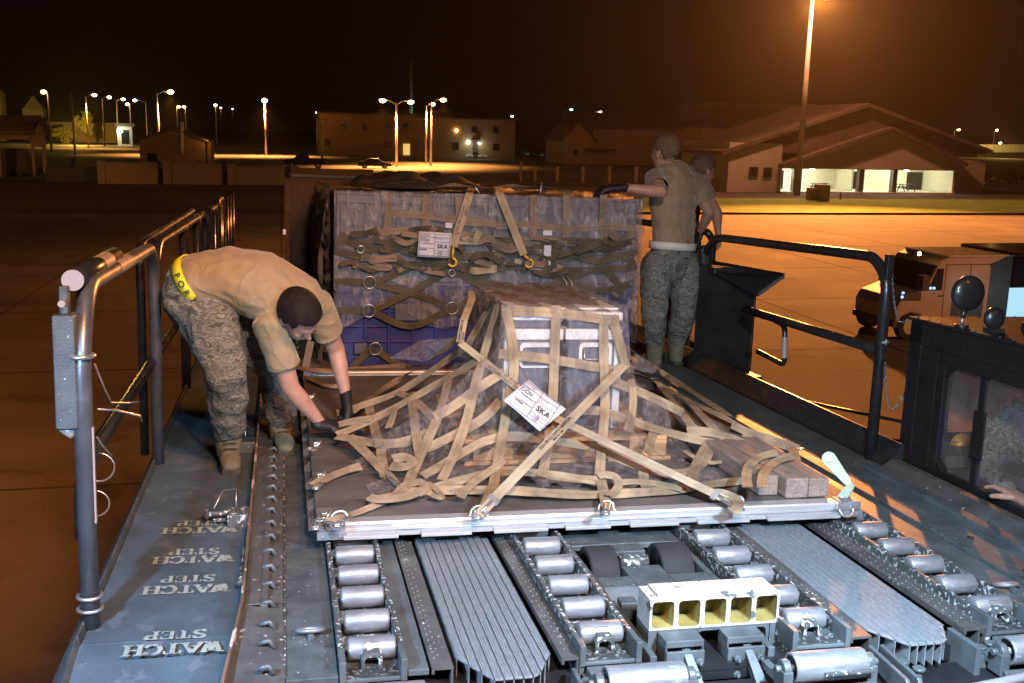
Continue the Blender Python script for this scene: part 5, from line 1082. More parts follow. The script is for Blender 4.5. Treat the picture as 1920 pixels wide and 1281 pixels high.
for arm,fr in zip(P4['arms'],(.9,.55)):
    s0,e0,w0=map(Vector,arm); blob(b,[Vector(P4['torso'][-1]).lerp(s0,.6),s0,s0.lerp(e0,.5),e0,e0.lerp(w0,fr)],[.085,.082,.07,.062,.05],[.085,.08,.07,.062,.05],side)
melt(b,'jacket','camo',m4,.008,3,.02,.06); b=MB(); blob(b,[P4['torso'][-1]+Vector((0,0,.03)),Vector(P4['neck0'])+Vector((0,0,.02))],[.09,.075],[.085,.075],side); melt(b,'collar','camo',m4,.008,2,.01,.05)
trousers(m4,(Vector((3.44,.1,-.34)),Vector((3.44,.1,-.25))),P4['hips'],P4['knees'],P4['ankles'],side,.95)
p=XP(1800,832,3.15); b=MB(); b.sphere(p,.062,(1,1,.95),28,16); b.tube([p+Vector((0,0,-.015)),p+Vector((0,0,-.022))],.070,28); tag(b.build('hard_hat','hook',None),'round ochre hard hat lying on the dashboard inside the cab window','hard hat')
b=MB(); q=XP(1770,845,3.05); b.tube([q+Vector((0,.03,-.06)),q+Vector((0,.02,.02)),q+Vector((.02,-.02,.05)),q+Vector((.06,-.05,.06))],.003,6); tag(b.build('headset_cord','film2',None),'thin pale cord curving in front of the hard hat in the cab','cord')
# ================================================================== THE AIRFIELD (world coordinates)
ONDECK[0]=False
def sheet(name,m,x0,x1,y0,y1,z,label=None): b=MB(); b.poly([(x0,y0,z),(x1,y0,z),(x1,y1,z),(x0,y1,z)],[(0,1,2,3)]); return b.build(name,m,None,kind='structure')
sheet('ground','dirt',-1500,1500,-200,2600,-.03)
YE=G(1600,403).y
sheet('apron','tarmac',-200,260,-60,YE,0)
b=MB(); 
for k in range(-6,14): b.box(-150,200,k*7.62-.03,k*7.62+.03,.001,.004)
for k in range(-16,26): b.box(k*7.62-.03,k*7.62+.03,-50,YE,.0045,.008)
b.build('apron_joint','dirt',None,kind='structure')
b=MB(); b.box(-200,260,YE,YE+.35,-.02,.16); b.build('kerb','trim',None,kind='structure')
YG=G(1600,373).y
gx=WD(1225,390,YE).x
sheet('grass','grass',gx,260,YE+.35,YG,.01); sheet('verge','dirt',-220,gx,YE+.35,YG,.012)
YW=G(300,346).y
sheet('parking_lot','asphalt',-190,70,YW+6,330,.02); sheet('road','asphalt',-400,400,345,365,.02)
def gable(name,label,cat,u0,u1,vb,v_eave,u_peak,v_peak,depth,m='stucco',over=.5,Y=None,wins=(),doors=(),both=True,rt=.25):
    """gable end facing the camera"""
    Y=Y or G((u0+u1)/2,vb).y; a,c=WD(u0,vb,Y),WD(u1,vb,Y); ze=WD((u0+u1)/2,v_eave,Y).z; zp=WD(u_peak,v_peak,Y).z; xp=WD(u_peak,v_peak,Y).x
    t=thing(name,label,cat,((a.x+c.x)/2,Y,0)); b=MB(); b.prism([(a.x,Y,0),(c.x,Y,0),(c.x,Y,ze),(xp,Y,zp),(a.x,Y,ze)],(0,depth,0)); b.build('wall',m,t)
    b=MB(); ov=over
    for (x0,z0,x1,z1) in ((a.x,ze,xp,zp),(xp,zp,c.x,ze)):
        d=Vector((x1-x0,0,z1-z0)).normalized(); p,q=Vector((x0,0,z0)),Vector((x1,0,z1))
        if x0==a.x: p=p-d*ov
        else: q=q+d*ov
        n=Vector((-d.z,0,d.x)); b.prism([p+Vector((0,Y-ov,0))+n*.01,q+Vector((0,Y-ov,0))+n*.01,q+Vector((0,Y-ov,0))+n*rt,p+Vector((0,Y-ov,0))+n*rt],(0,depth+2*ov,0))
    b.build('roof','roofm',t)
    for (x0,y0,x1,y1,mm) in wins:
        p,q=WD(x0,y0,Y),WD(x1,y1,Y); b=MB(); b.box(p.x-.1,q.x+.1,Y-.06,Y+.02,q.z-.1,p.z+.1); w=b.build('window','trim',t); b=MB(); b.box(p.x,q.x,Y-.08,Y-.055,q.z,p.z); b.build('pane',mm,w)
    for (x0,y0,x1,y1,mm) in doors:
        p,q=WD(x0,y0,Y),WD(x1,y1,Y); b=MB(); b.box(p.x,q.x,Y-.07,Y+.02,max(q.z,0),p.z); b.build('door',mm,t)
    return t,Y
# small gabled hut
t,Y=gable('utility_hut','small tan gabled hut with a thin flue pipe, left of centre behind the block wall','hut',263,386,309,263,326,243,9,wins=((277,288,294,303,'glass'),))
a=WD(341,288,Y-.3); c=WD(341,229,Y-.3); b=MB(); b.tube([a,c],.22,12); b.build('flue_pipe','porch',t)
b=MB(); p,q=WD(386,266,Y),WD(392,309,Y); b.box(p.x+.1,q.x+.3,Y+.5,Y+8,0,p.z); b.build('side_wall','stucco',t)
lamp('wall_lamp_light','POINT',WD(392,262,Y-1),60,SOD,size=.2)
# shelter at the far left
Y=G(50,332).y
t=thing('bus_shelter','dark roofed open shelter with tan corner posts at the far left edge','shelter',(WD(40,332,Y).x,Y,0))
def px(u0,v0,u1,v1,Y,dy,b,front=0): p,q=WD(u0,v0,Y),WD(u1,v1,Y); b.box(p.x,q.x,Y-front,Y+dy,max(q.z,-.01),p.z)
b=MB()
for (u0,v0,u1,v1) in ((-20,250,58,262),(56,250,67,333),(78,275,87,325),(-20,250,3,333)): px(u0,v0,u1,v1,Y,.5,b)
p0,p1,pk=WD(60,252,Y),WD(85,252,Y),WD(73,231,Y); b.prism([(p0.x,Y,p0.z),(p1.x,Y,p1.z),(pk.x,Y,pk.z)],(0,.5,0)); px(58,252,85,276,Y,.4,b,-.03); b.build('wall','stucco',t)
b=MB(); e=WD(-60,250,Y); b.prism([WD(-60,252,Y-.4),WD(60,252,Y-.4),WD(78,222,Y+1.5),WD(-60,222,Y+1.5)],(0,0,.3)); b.prism([WD(78,222,Y+1.5),WD(90,248,Y-.3),WD(86,252,Y-.3),WD(72,228,Y-.3)],(0,1.5,.1)); b.build('roof','roofm',t)
b=MB(); px(5,278,55,331,Y+2,.3,b); b.box(WD(0,0,Y).x,WD(55,0,Y).x,Y+.9,Y+2,.3,.9); b.build('screen','trim',t)
# block wall in sections with piers
YW=G(250,345).y
segs=[(196,296,306,345),(320,416,308,349),(441,534,313,352),(560,700,318,352)]
for i,(u0,u1,vt,vb) in enumerate(segs):
    p,q=WD(u0,vt,YW),WD(u1,vb,YW); t=thing('block_wall',['leftmost tan block wall section, with a lit pier on its left','tan block wall section in front of the gabled hut','tan block wall section right of the gabled hut','tan block wall section partly hidden behind the wrapped stack'][i],'wall',((p.x+q.x)/2,YW,0))
    b=MB(); b.box(p.x,q.x,YW,YW+.3,0,p.z); b.box(p.x-.03,q.x+.03,YW-.03,YW+.33,p.z,p.z+.08); b.build('wall','block',t)
    b=MB(); px(u0-15,vt-5,u0+2,vb,YW-.1,.6,b); b.build('pier','block',t)
# dark slabs stand in for shadow in and beside the wall gaps
for i,(u0,v0,u1,v1) in enumerate(((85,312,178,342),(296,303,306,346),(416,298,427,350),(535,312,560,350))):
    b=MB(); px(u0,v0,u1,v1,YW+3,.4,b); tag(b.build('shadow_slab','trim',None),['low dark shadow slab right of the shelter','dark shadow slab behind the first gap in the block wall','dark shadow slab behind the second gap in the block wall','dark shadow slab in the gap left of the wrapped stack'][i],'shadow slab')
# left background: long wall, guard booth
Y=G(160,269).y
b=MB(); px(82,228,248,269,Y,1,b); tag(b.build('long_wall','stucco',None),'long low tan wall behind the lit tree at the left','wall')
t=thing('guard_booth','small white lit guard booth beside the long wall at the left','booth',(WD(235,290,Y-30).x,Y-30,0)); Yb=Y-30
b=MB(); px(219,237,250,290,Yb,3,b); b.build('wall','stucco2',t); b=MB(); px(216,231,253,238,Yb,3.4,b,.3); b.build('roof','roofm',t); b=MB(); px(227,244,243,270,Yb,.1,b,.06); b.build('window','glass',t); b=MB(); px(220,243,226,251,Yb,.2,b,.3); b.build('lamp','whitelamp',t)
lamp('booth_light','POINT',WD(224,247,Yb-2),500,(.85,1,.8),size=.2)
# two storey building in two wings
Y=G(880,298).y
def wing(name,label,u0,u1,vb,vt,Y,depth,roofv,wins,m='stucco'):
    p,q=WD(u0,vt,Y),WD(u1,vb,Y); t=thing(name,label,'building',((p.x+q.x)/2,Y,0)); b=MB(); b.box(p.x,q.x,Y,Y+depth,0,p.z); b.build('wall',m,t)
    zr=WD(u0,roofv,Y+depth/2).z; b=MB(); z=p.z; x0,x1,y0,y1=p.x-.6,q.x+.6,Y-.6,Y+depth+.6; i=depth*.5
    b.poly([(x0,y0,z),(x1,y0,z),(x1,y1,z),(x0,y1,z),(x0,y0,z+.3),(x1,y0,z+.3),(x1,y1,z+.3),(x0,y1,z+.3),(x0+i,Y+i,zr),(x1-i,Y+i,zr)],[(3,2,1,0),(0,1,5,4),(1,2,6,5),(2,3,7,6),(3,0,4,7),(4,5,9,8),(5,6,9),(6,7,8,9),(7,4,8)]); b.build('roof','roofm',t)
    for (x0,y0,x1,y1,mm) in wins:
        a,c=WD(x0,y0,Y),WD(x1,y1,Y); b=MB(); b.box(a.x-.12,c.x+.12,Y-.1,Y+.02,c.z-.12,a.z+.12); w=b.build('window','trim',t); b=MB(); b.box(a.x,c.x,Y-.13,Y-.09,c.z,a.z); b.build('pane',mm,w)
    return t
wing('barracks_building','left wing of the tan two storey building, behind the double lamp','600' and 600,782,288,213,Y+12,14,203,[(722,231,730,240,'glass'),(756,232,764,241,'glass'),(640,234,647,243,'glass'),(680,233,687,242,'glass'),(610,262,618,273,'glass'),(722,266,730,276,'glass')])
t=wing('barracks_building','right wing of the tan two storey building with two lit entrance lamps',782,965,300,222,Y,22,196,[(885,238,894,248,'glass'),(925,239,934,249,'glass'),(850,268,859,280,'glass'),(925,270,934,281,'glass'),(801,268,808,278,'glass')])
b=MB(); px(887,268,896,298,Y,.2,b,.15); b.build('door','trim',t); b=MB(); px(883,262,900,268,Y,.2,b,1.2); b.build('door_canopy','roofm',t)
for u in (878,899):
    p=WD(u,267,Y-.4); b=MB(); b.sphere(p,.34,(1,.6,1)); b.build('wall_lamp','whitelamp',t); lamp('entrance_light','POINT',p-Vector((0,1.2,.3)),90,(.95,.9,.6),size=.2)
p=WD(856,245,Y-.3); b=MB(); b.sphere(p,.28,(1,.6,1)); b.build('wall_lamp','sodium',t)
p=WD(776,258,Y+11.6); b=MB(); b.box(p.x-2.2,p.x+1.8,p.y-.05,p.y+.1,.3,2.6); tag(b.build('lit_doorway','lit',None),'small pale lit doorway between the two wings behind the lamp poles','doorway')
for (u,v,u2,r) in ((700,283,1,1.6),(735,284,1,1.5),(915,290,1,1.7),(928,292,1,1.5),(625,270,1,2)): pass
# house with a gable at centre right, fence
t,Yh=gable('side_house','tan house end with pointed gable and long dark wall, right of centre behind the fence','house',1055,1112,308,262,1084,232,12,wins=((1076,282,1083,290,'glass'),))
b=MB(); p=WD(1112,236,Yh+.5); q=WD(1350,310,Yh+.5); b.box(p.x+.05,q.x,Yh+.6,Yh+12,0,p.z-.6); b.build('long_wall','stucco',t)
b=MB(); b.prism([(p.x-6,Yh+.0,p.z-.5),(q.x,Yh+.0,p.z-.5),(q.x,Yh+6,p.z+2.2),(p.x-4,Yh+6,p.z+2.2)],(0,.2,.3)); b.build('roof','roofm',t)
b=MB(); px(1096,278,1150,283,Yh,2,b,1.8); b.build('awning','trim',t)
Yf=G(1100,343).y; t=thing('low_fence','dark low fence with tan posts at centre right behind the stack','fence',(WD(1100,343,Yf).x,Yf,0))
b=MB(); px(990,322,1235,343,Yf,.08,b); b.build('fence_panel','trim',t)
for u in (975,1000,1042,1090,1140,1190,1235): b=MB(); px(u,304 if u==975 else 312,u+(3 if u==975 else 5),343,Yf,.2,b,.1); b.build('fence_post','block',t)
# porch building on the right
Yp=G(1620,362).y; dp=5.0
t=thing('porch_building','low wide gabled building with a brightly lit white porch on three dark pillars','building',(WD(1620,362,Yp).x,Yp,0))
def X_(u,v=340): return WD(u,v,Yp).x
def Z_(v,u=1600): return WD(u,v,Yp).z
zt=Z_(318); b=MB(); b.box(X_(1364),X_(1463),Yp,Yp+12,0,Z_(268,1400)); b.build('wall','stucco2',t)
b=MB(); b.box(X_(1463),X_(1790),Yp+dp,Yp+dp+.2,0,zt); b.box(X_(1463),X_(1466),Yp+.1,Yp+dp,0,zt); b.box(X_(1786),X_(1790),Yp,Yp+dp,0,zt); b.box(X_(1463),X_(1790),Yp,Yp+dp,zt,zt+.1)
b.box(X_(1617),X_(1620),Yp+2,Yp+dp,0,zt); b.build('porch_wall','porch',t)
b=MB(); b.box(X_(1463),X_(1790),Yp-.4,Yp+dp,-.02,.10); b.build('porch_floor','porch',t)
for u0,u1 in ((1487,1502),(1610,1619),(1673,1681)): b=MB(); b.box(X_(u0),X_(u1),Yp-.1,Yp+.5,0,zt); b.build('pillar','trim',t)
for u0,u1 in ((1497,1513),(1646,1662),(1754,1784)): b=MB(); b.box(X_(u0),X_(u1),Yp+dp-.06,Yp+dp-.005,.1,zt*.85); b.build('door','glass',t)
b=MB(); b.box(X_(1790),X_(1850),Yp+.4,Yp+12,0,Z_(300,1800)); b.build('side_wall','stucco2',t)
b=MB(); b.prism([(X_(1463),Yp-.3,zt+.1),(X_(1800),Yp-.3,zt+.1),(X_(1795),Yp-.3,Z_(305,1795)),(X_(1664),Yp-.3,Z_(246,1664)),(X_(1475),Yp-.3,Z_(308,1475))],(0,.5,0)); b.build('porch_gable','stucco2',t)
b=MB()
def slope(b,ua,va,ub,vb,y0,y1,th=.35): a,c=WD(ua,va,Yp),WD(ub,vb,Yp); d=(c-a).normalized(); n=Vector((-d.z,0,d.x))*th; 
def roofslab(ua,va,ub,vb,y0,y1,th=.35):
    a,c=WD(ua,va,Yp),WD(ub,vb,Yp); d=(c-a).normalized(); n=Vector((-d.z,0,d.x)); n=n*(th if n.z>0 else -th); b.prism([Vector((a.x,y0,a.z)),Vector((c.x,y0,c.z)),Vector((c.x,y0,c.z))+n,Vector((a.x,y0,a.z))+n],(0,y1-y0,0))
roofslab(1460,314,1666,244,Yp-1.0,Yp+3); roofslab(1664,244,1802,312,Yp-1.0,Yp+3); roofslab(1352,290,1628,200,Yp-.4,Yp+14); roofslab(1624,200,1856,288,Yp-.4,Yp+14); b.build('roof','roofm',t)
b=MB(); b.prism([(X_(1364),Yp,Z_(285,1364)),(X_(1850),Yp+.5,Z_(290,1850)),(X_(1626),Yp+.3,Z_(203,1626))],(0,12,0)); b.build('gable_wall','roofm',t)
for (u0,v0,u1,v1) in ((1405,313,1420,332),(1432,314,1446,333)):
    b=MB(); a,c=WD(u0,v0,Yp),WD(u1,v1,Yp); b.box(a.x,c.x,Yp-.1,Yp+.05,c.z,a.z); w=b.build('window','trim',t); b=MB(); b.box(a.x+.12,c.x-.12,Yp-.13,Yp-.09,c.z+.12,a.z-.12); b.build('pane','glass',w)
for u in (1475,1545,1640,1725):
    p=Vector((X_(u),Yp+2.5,zt-.15)); b=MB(); b.tube([p,p+Vector((0,0,.1))],.25,12); b.build('ceiling_lamp','whitelamp',t); lamp('porch_light','POINT',p-Vector((0,0,.35)),210,(1,.97,.70),size=.2)
for u,lab in ((1718,'wooden picnic table at the right end of the lit porch'),(1552,'picnic table in the middle of the lit porch, behind the low stone block')):
    x=X_(u); y=Yp+1.6; q=thing('picnic_table',lab,'picnic table',(x,y,.1)); b=MB(); b.box(x-.9,x+.9,y-.35,y+.35,.80,.86); b.build('tabletop','trim',q)
    for s in (-1,1):
        b=MB(); b.box(x-.9,x+.9,y+s*.7-.12,y+s*.7+.12,.52,.57); b.build('bench','trim',q)
        b=MB(); b.prism([(x+s*.6-.04,y-.7,.1),(x+s*.6-.04,y-.6,.1),(x+s*.6-.04,y-.15,.8),(x+s*.6-.04,y-.25,.8)],(.08,0,0)); b.prism([(x+s*.6-.04,y+.7,.1),(x+s*.6-.04,y+.6,.1),(x+s*.6-.04,y+.15,.8),(x+s*.6-.04,y+.25,.8)],(.08,0,0)); b.box(x+s*.6-.04,x+s*.6+.04,y-.7,y+.7,.42,.50); b.build('leg','trim',q)
Yq=G(1540,378).y; t=thing('stone_sign','low stepped stone block on the grass in front of the lit porch','stone block',(WD(1540,378,Yq).x,Yq,0)); b=MB(); px(1520,353,1540,376,Yq,.7,b); b.build('low_block','block',t); b=MB(); px(1538,347,1554,377,Yq-.2,1.0,b,.1); b.build('tall_block','block',t)
b=MB(); px(1556,360,1576,361,Yq+1,.05,b); px(1576,360,1577,375,Yq+1,.06,b); tag(b.build('chain_post','trim',None),'thin dark post with a rail right of the stone block','post')
# a large dim hangar behind
Yk=G(1400,300).y+60; t=thing('hangar','large dim flat roofed building rising behind the porch building on its left','hangar',(WD(1450,300,Yk).x,Yk,0)); p,q=WD(1340,192,Yk),WD(1560,300,Yk); b=MB(); b.box(p.x,q.x,Yk,Yk+30,0,p.z-1.5); b.build('wall','stucco',t); b=MB(); b.box(p.x-.5,q.x+.5,Yk-.5,Yk+30,p.z-1.5,p.z); b.build('roof_edge','stucco2',t)
Yk2=G(1335,330).y+20; t=thing('annex_building','small dim annex building left of the porch building','building',(WD(1335,330,Yk2).x,Yk2,0)); p,q=WD(1316,240,Yk2),WD(1364,340,Yk2); b=MB(); b.box(p.x,q.x,Yk2,Yk2+8,0,p.z); b.build('wall','stucco',t); b=MB(); b.box(p.x-.4,q.x+.4,Yk2-.4,Yk2+8.4,p.z,p.z+.3); b.build('roof','roofm',t)
# pointed roofs far left
for (u0,u1,v0,v1,ve,lab) in ((42,80,178,212,205,'dim pointed roof tower far behind the shelter'),(-6,4,166,212,175,'dim slim tower at the left edge of the far skyline')):
    Yt=330; a,c=WD(u0,v1,Yt),WD(u1,v1,Yt); t=thing('roof_tower',lab,'tower',((a.x+c.x)/2,Yt,0)); b=MB(); zb=WD(u0,ve,Yt).z; zp=WD(u0,v0,Yt).z; b.box(a.x,c.x,Yt,Yt+5,0,zb); b.build('wall','stucco2',t); b=MB(); mx,my=(a.x+c.x)/2,Yt+2.5; b.poly([(a.x,Yt,zb),(c.x,Yt,zb),(c.x,Yt+5,zb),(a.x,Yt+5,zb),(mx,my,zp)],[(0,1,4),(1,2,4),(2,3,4),(3,0,4),(0,3,2,1)]); b.build('roof','stucco2',t)
b=MB(); p=WD(771,115,260); b.tube([(p.x,260,0),(p.x,260,p.z)],[.5,.28],8); tag(b.build('radio_mast','polem',None),'tall thin teal lit radio mast rising above the double lamp','mast')
lamp('mast_glow','SPOT',(p.x+6,252,1),5000,(.1,.9,.7),(p.x,260,13),size=.3,spot=30)
# ---------------------------------------------------------------- vehicles
def car(label,u,vb,length,mt='carpaint',kind='sedan',head=1,Y=None,cat='car'):
    Y=Y or G(u,vb).y; x=WD(u,vb,Y).x; s=length/4.6; t=thing({'pickup':'pickup_truck','van':'parked_van','suv':'parked_suv'}.get(kind,'parked_car'),label,cat,(x,Y,0)); h=head
    def Q(pts): return [(x+h*a*s,Y-.85,c*s) for a,c in pts]
    lo={'sedan':[(-2.3,.35),(2.3,.35),(2.3,.75),(1.1,.92),(.5,1.38),(-.7,1.42),(-1.5,1.0),(-2.3,.92)],'pickup':[(-2.3,.45),(2.3,.45),(2.3,.95),(1.2,1.08),(.65,1.68),(-.35,1.72),(-.5,1.1),(-2.3,1.1)],'suv':[(-2.2,.4),(2.2,.4),(2.2,.95),(1.2,1.08),(.6,1.7),(-2.0,1.75),(-2.25,1.1)],'van':[(-2.3,.4),(2.3,.4),(2.3,1.0),(1.7,1.2),(1.2,1.9),(-2.3,2.0)]}[kind]
    b=MB(); b.prism(Q(lo),(0,1.7,0)); b.build('body',mt,t,.06)
    gl={'sedan':[(.95,.95),(.45,1.32),(-.65,1.36),(-1.35,1.0)],'pickup':[(1.05,1.12),(.6,1.6),(-.3,1.64),(-.38,1.12)],'suv':[(1.05,1.12),(.55,1.62),(-1.9,1.66),(-2.0,1.12)],'van':[(1.55,1.25),(1.15,1.8),(.3,1.85),(.3,1.25)]}[kind]
    b=MB(); b.prism([(a,y-.02,c) for a,y,c in Q(gl)],(0,1.74,0)); b.build('window','glass',t)
    for wx in (-1.4,1.4):
        for sy in (-.88,.72): b=MB(); b.tube([(x+h*wx*s,Y+sy,.33*s),(x+h*wx*s,Y+sy+.18,.33*s)],.33*s,18); w=b.build('wheel','rubber',t); b=MB(); b.tube([(x+h*wx*s,Y+sy-.01,.33*s),(x+h*wx*s,Y+sy+.19,.33*s)],.18*s,12); b.build('rim','polem',w)
    b=MB(); b.box(*sorted((x+h*2.25*s,x+h*2.33*s)),Y-.8,Y-.5,.62*s,.76*s); b.build('headlight','porch',t)
    return t
car('dark pickup truck parked behind the block wall, left of the stack',572,316,5.6,'carpaint','pickup',-1,cat='pickup truck')
car('dark sedan parked just above the left end of the wrapped stack',702,316,4.6,'carpaint','sedan',1)
car('white car parked below the two lit entrance lamps',892,298,4.4,'carwhite','sedan',1)
car('dark car parked at the right corner of the two storey building',970,299,4.4,'carpaint','sedan',-1)
car('dark car parked alone in the lit lot behind the gabled hut',490,278,4.6,'carpaint','sedan',1)
car('dark suv parked in front of the left wing of the two storey building',630,281,4.8,'carpaint','suv',1,cat='suv')
car('dark car parked at the right of the lit porch, nearest the building',1818,350,4.4,'carpaint','suv',-1,Y=G(1818,352).y+6)
car('dark car parked at the right edge beyond the lit porch',1885,345,4.4,'carpaint','sedan',-1,Y=G(1885,350).y+10)
# long row of lit box trailers far right
for k in range(6):
    u0=1836+k*15; Y=330; a,c=WD(u0,271,Y),WD(u0+12,286,Y); t=thing('box_trailer',['first','second','third','fourth','fifth','sixth'][k]+' small lit box trailer from the left in the row at the far right','trailer',((a.x+c.x)/2,Y,0)); b=MB(); b.box(a.x,c.x,Y,Y+5,c.z,a.z); b.build('box','porch',t); b=MB(); b.box(a.x,c.x,Y+.5,Y+4,0,c.z); b.build('undercarriage','trim',t)
lamp('yard_light','POINT',WD(1880,262,315),9000,(1,.6,.15),size=.5)
# the van on the apron
Yv=G(1625,640).y; xa=WD(1601,600,Yv+1.4).x+.35; xb=WD(1888,600,Yv).x; t=thing('step_van','tan high roofed van with dark rear body and lit window, standing on the apron','van',((xa+xb)/2,Yv,0)); L=xb-xa; Hh=WD(1750,482,Yv).z
def VQ(pts,y): return [(xa+a*L,y,c*Hh) for a,c in pts]
b=MB(); b.prism(VQ([(0,.22),(.0,.40),(.04,.50),(.22,.60),(.34,.95),(.42,1.0),(1.0,1.0),(1.0,.18),(.24,.18),(.22,.30),(.13,.33),(.05,.28),(.04,.18)],Yv),(0,2.0,0)); b.build('body','van',t,.05)
b=MB(); b.prism(VQ([(.235,.62),(.32,.90),(.30,.90),(.20,.60)],Yv-.03),(0,2.06,0)); b.prism(VQ([(.26,.60),(.33,.86),(.38,.86),(.38,.60)],Yv-.02),(0,.02,0)); b.build('windscreen','glass',t)
for a in (.13,.88):
    for sy in (-.03,1.8): b=MB(); c=(xa+a*L,Yv+sy,.36); b.tube([c,(c[0],c[1]+.24,.36)],.36,22); w=b.build('wheel','rubber',t,.02); b=MB(); b.tube([(c[0],c[1]-.01,.36),(c[0],c[1]+.25,.36)],.20,14); b.build('rim','polem',w)
b=MB(); 
for a in (.40,.62,.80): b.box(xa+a*L,xa+a*L+.02,Yv-.004,Yv+.01,.45,Hh*.92)
b.box(xa+.40*L,xa+.80*L,Yv-.004,Yv+.01,Hh*.90,Hh*.91); b.box(xa+.36*L,xa+.39*L,Yv-.03,Yv+.0,Hh*.52,Hh*.54); b.box(xa+.57*L,xa+.60*L,Yv-.03,Yv+.0,Hh*.52,Hh*.54); b.build('panel_gap','trim',t)
b=MB(); b.box(xa+.25*L,xa+L,Yv-.02,Yv+.02,.36,.50); b.box(xa-.05,xa+.1,Yv,Yv+2,.35,.5); b.build('bumper','trim',t)
b=MB(); b.box(xa+.02*L,xa+.20*L,Yv-.03,Yv-.0,.48*Hh,.58*Hh); b.box(xa+.14*L,xa+.20*L,Yv-.35,Yv-.1,.62*Hh,.80*Hh); b.build('mirror','trim',t)
b=MB()
for a,c in ((.03,.53),(.035,.58),(.27,.63),(.30,.63)): b.sphere((xa+a*L,Yv-.06,c*Hh),.035)
b.build('marker_lamp',emat('blue_lamp',(.15,.35,1),4),t)
b=MB(); b.box(xb+.02,xb+3.0,Yv-1.2,Yv+2.2,.4,Hh*1.0); b.box(xb-.0,xb+3.1,Yv-1.25,Yv+2.3,Hh*1.0,Hh*1.05); rb=b.build('rear_body','carpaint',t,.04)
a,c=WD(1893,540,Yv-1.22),WD(1945,594,Yv-1.22); b=MB(); b.box(a.x,c.x,Yv-1.24,Yv-1.21,c.z,a.z); b.build('lit_window','cyanlit',rb)
b=MB(); 
for u,v in ((1724,476),(1915,487)): b.sphere(WD(u,v,Yv+.2),.05)
b.build('roof_marker','sodium',t)
b=MB(); b.box(xa+.42*L,xb,Yv-.01,Yv+2.01,Hh*1.0,Hh*1.015); b.build('roof_edge','carwhite',t)
# ---------------------------------------------------------------- street lamps
LENS={}
def street(label,u,v,Y,upole=None,side=1,m='sodium',hgt=None,light=0,col=SOD,size=.60,double=None,group='street lamps on the airfield'):
    upole=u if upole is None else upole; hp=WD(u,v,Y); zt=hp.z; xp=WD(upole,v,Y).x; t=thing('street_lamp',label,'street lamp',(xp,Y,0),group)
    b=MB(); b.tube([(xp,Y,0),(xp,Y,zt-.3)],[.20,.12],8); b.build('pole','polem',t)
    heads=[hp]+([WD(double[0],double[1],Y)] if double else [])
    for h in heads:
        b=MB(); b.tube([(xp,Y,zt-.6),((xp+h.x)/2,Y,max(zt,h.z)-.02),(h.x,Y,h.z+.10)],.07,6) if abs(h.x-xp)>.3 else b.tube([(xp,Y,zt-.4),(xp,Y,zt+.1)],.1,6)
        b.build('arm','polem',t); b=MB(); b.sphere((h.x,Y,h.z+.12),size*.9,(1.2,.8,.35),12,6); b.build('lamp_head','trim',t); b=MB(); b.sphere((h.x,Y-.1,h.z-.05),size*.8,(1.1,.9,.75),12,8); b.build('lens',m,t)
        if light: lamp('street_lamp_light','SPOT',(h.x,Y-.2,h.z-.7),light*10,col,(h.x,Y-1.5,0),size=.3,spot=125,blend=.8)
street('lit street lamp furthest left, above the pointed roof',82,172,210,89,-1)
street('unlit tall bare pole between the first and second lit lamps',133,172,190,133,m='polem',size=.15)
street('lit lamp right above the bright yellow tree',177,178,250,160,light=3000)
street('second small lamp of the left row, over the long wall',205,182,270,191)
street('third small lamp of the left row',231,186,290,218)
street('low small lamp with its own short pole in the left row',239,195,300,243)
street('last small lamp of the left row, before the bright one',253,188,300,273,-1)
street('bright street lamp above the gabled hut',320,172,200,294,light=10000,m='sodium_bright',size=.62)
street('left one of the two small lamps right of the bright lamp',335,200,330,331)
street('right one of the two small lamps right of the bright lamp',345,200,340,347)
street('small lamp left of the single tall lamp',404,197,340,404)
street('tiny lamp just right of the small lamp by the single tall lamp',414,202,400,414,size=.36)
street('tiny faint lamp just left of the single tall lamp',436,204,500,436,size=.36)
street('single tall street lamp with a lit orange pole, left of the two storey building',496,188,205,496,light=10000,m='sodium_bright',size=.6)
street('small lamp at the left roof corner of the two storey building',594,211,220,594,size=.25)
street('bare lit pole in front of the left wing of the two storey building',603,229,170,603,m='polem',size=.12,light=0)
street('double armed street lamp in front of the two storey building',717,188,150,743,light=5333,double=(770,191),m='sodium_bright',size=.5)
street('left pole of the close pair right of the double lamp',811,195,170,799,m='sodium_bright',size=.45,light=4000)
street('right pole of the close pair right of the double lamp',831,187,160,808,m='sodium_bright',size=.5,light=5333)
street('teal green lit lamp right of centre',1071,205,260,1063,m='teal',light=1333,col=(.1,1,.7),size=.5)
street('white lamp low between the teal lamp and the next orange one',1090,219,420,1090,m='whitelamp')
street('orange lamp above the gabled house end',1125,210,250,1106,size=.48)
street('small orange lamp above the long dark wall',1179,219,380,1192,-1)
street('white lamp above the long dark wall',1203,220,380,1205,m='whitelamp')
street('paired white and teal lamp at the right end of the two storey building',960,218,330,960,m='whitelamp',size=.5)
street('lamp above the right edge of the porch building',1797,243,330,1790)
street('lamp above the row of lit trailers',1869,244,340,1865)
street('low lamp right over the lit trailers',1875,268,350,1875,m='whitelamp')
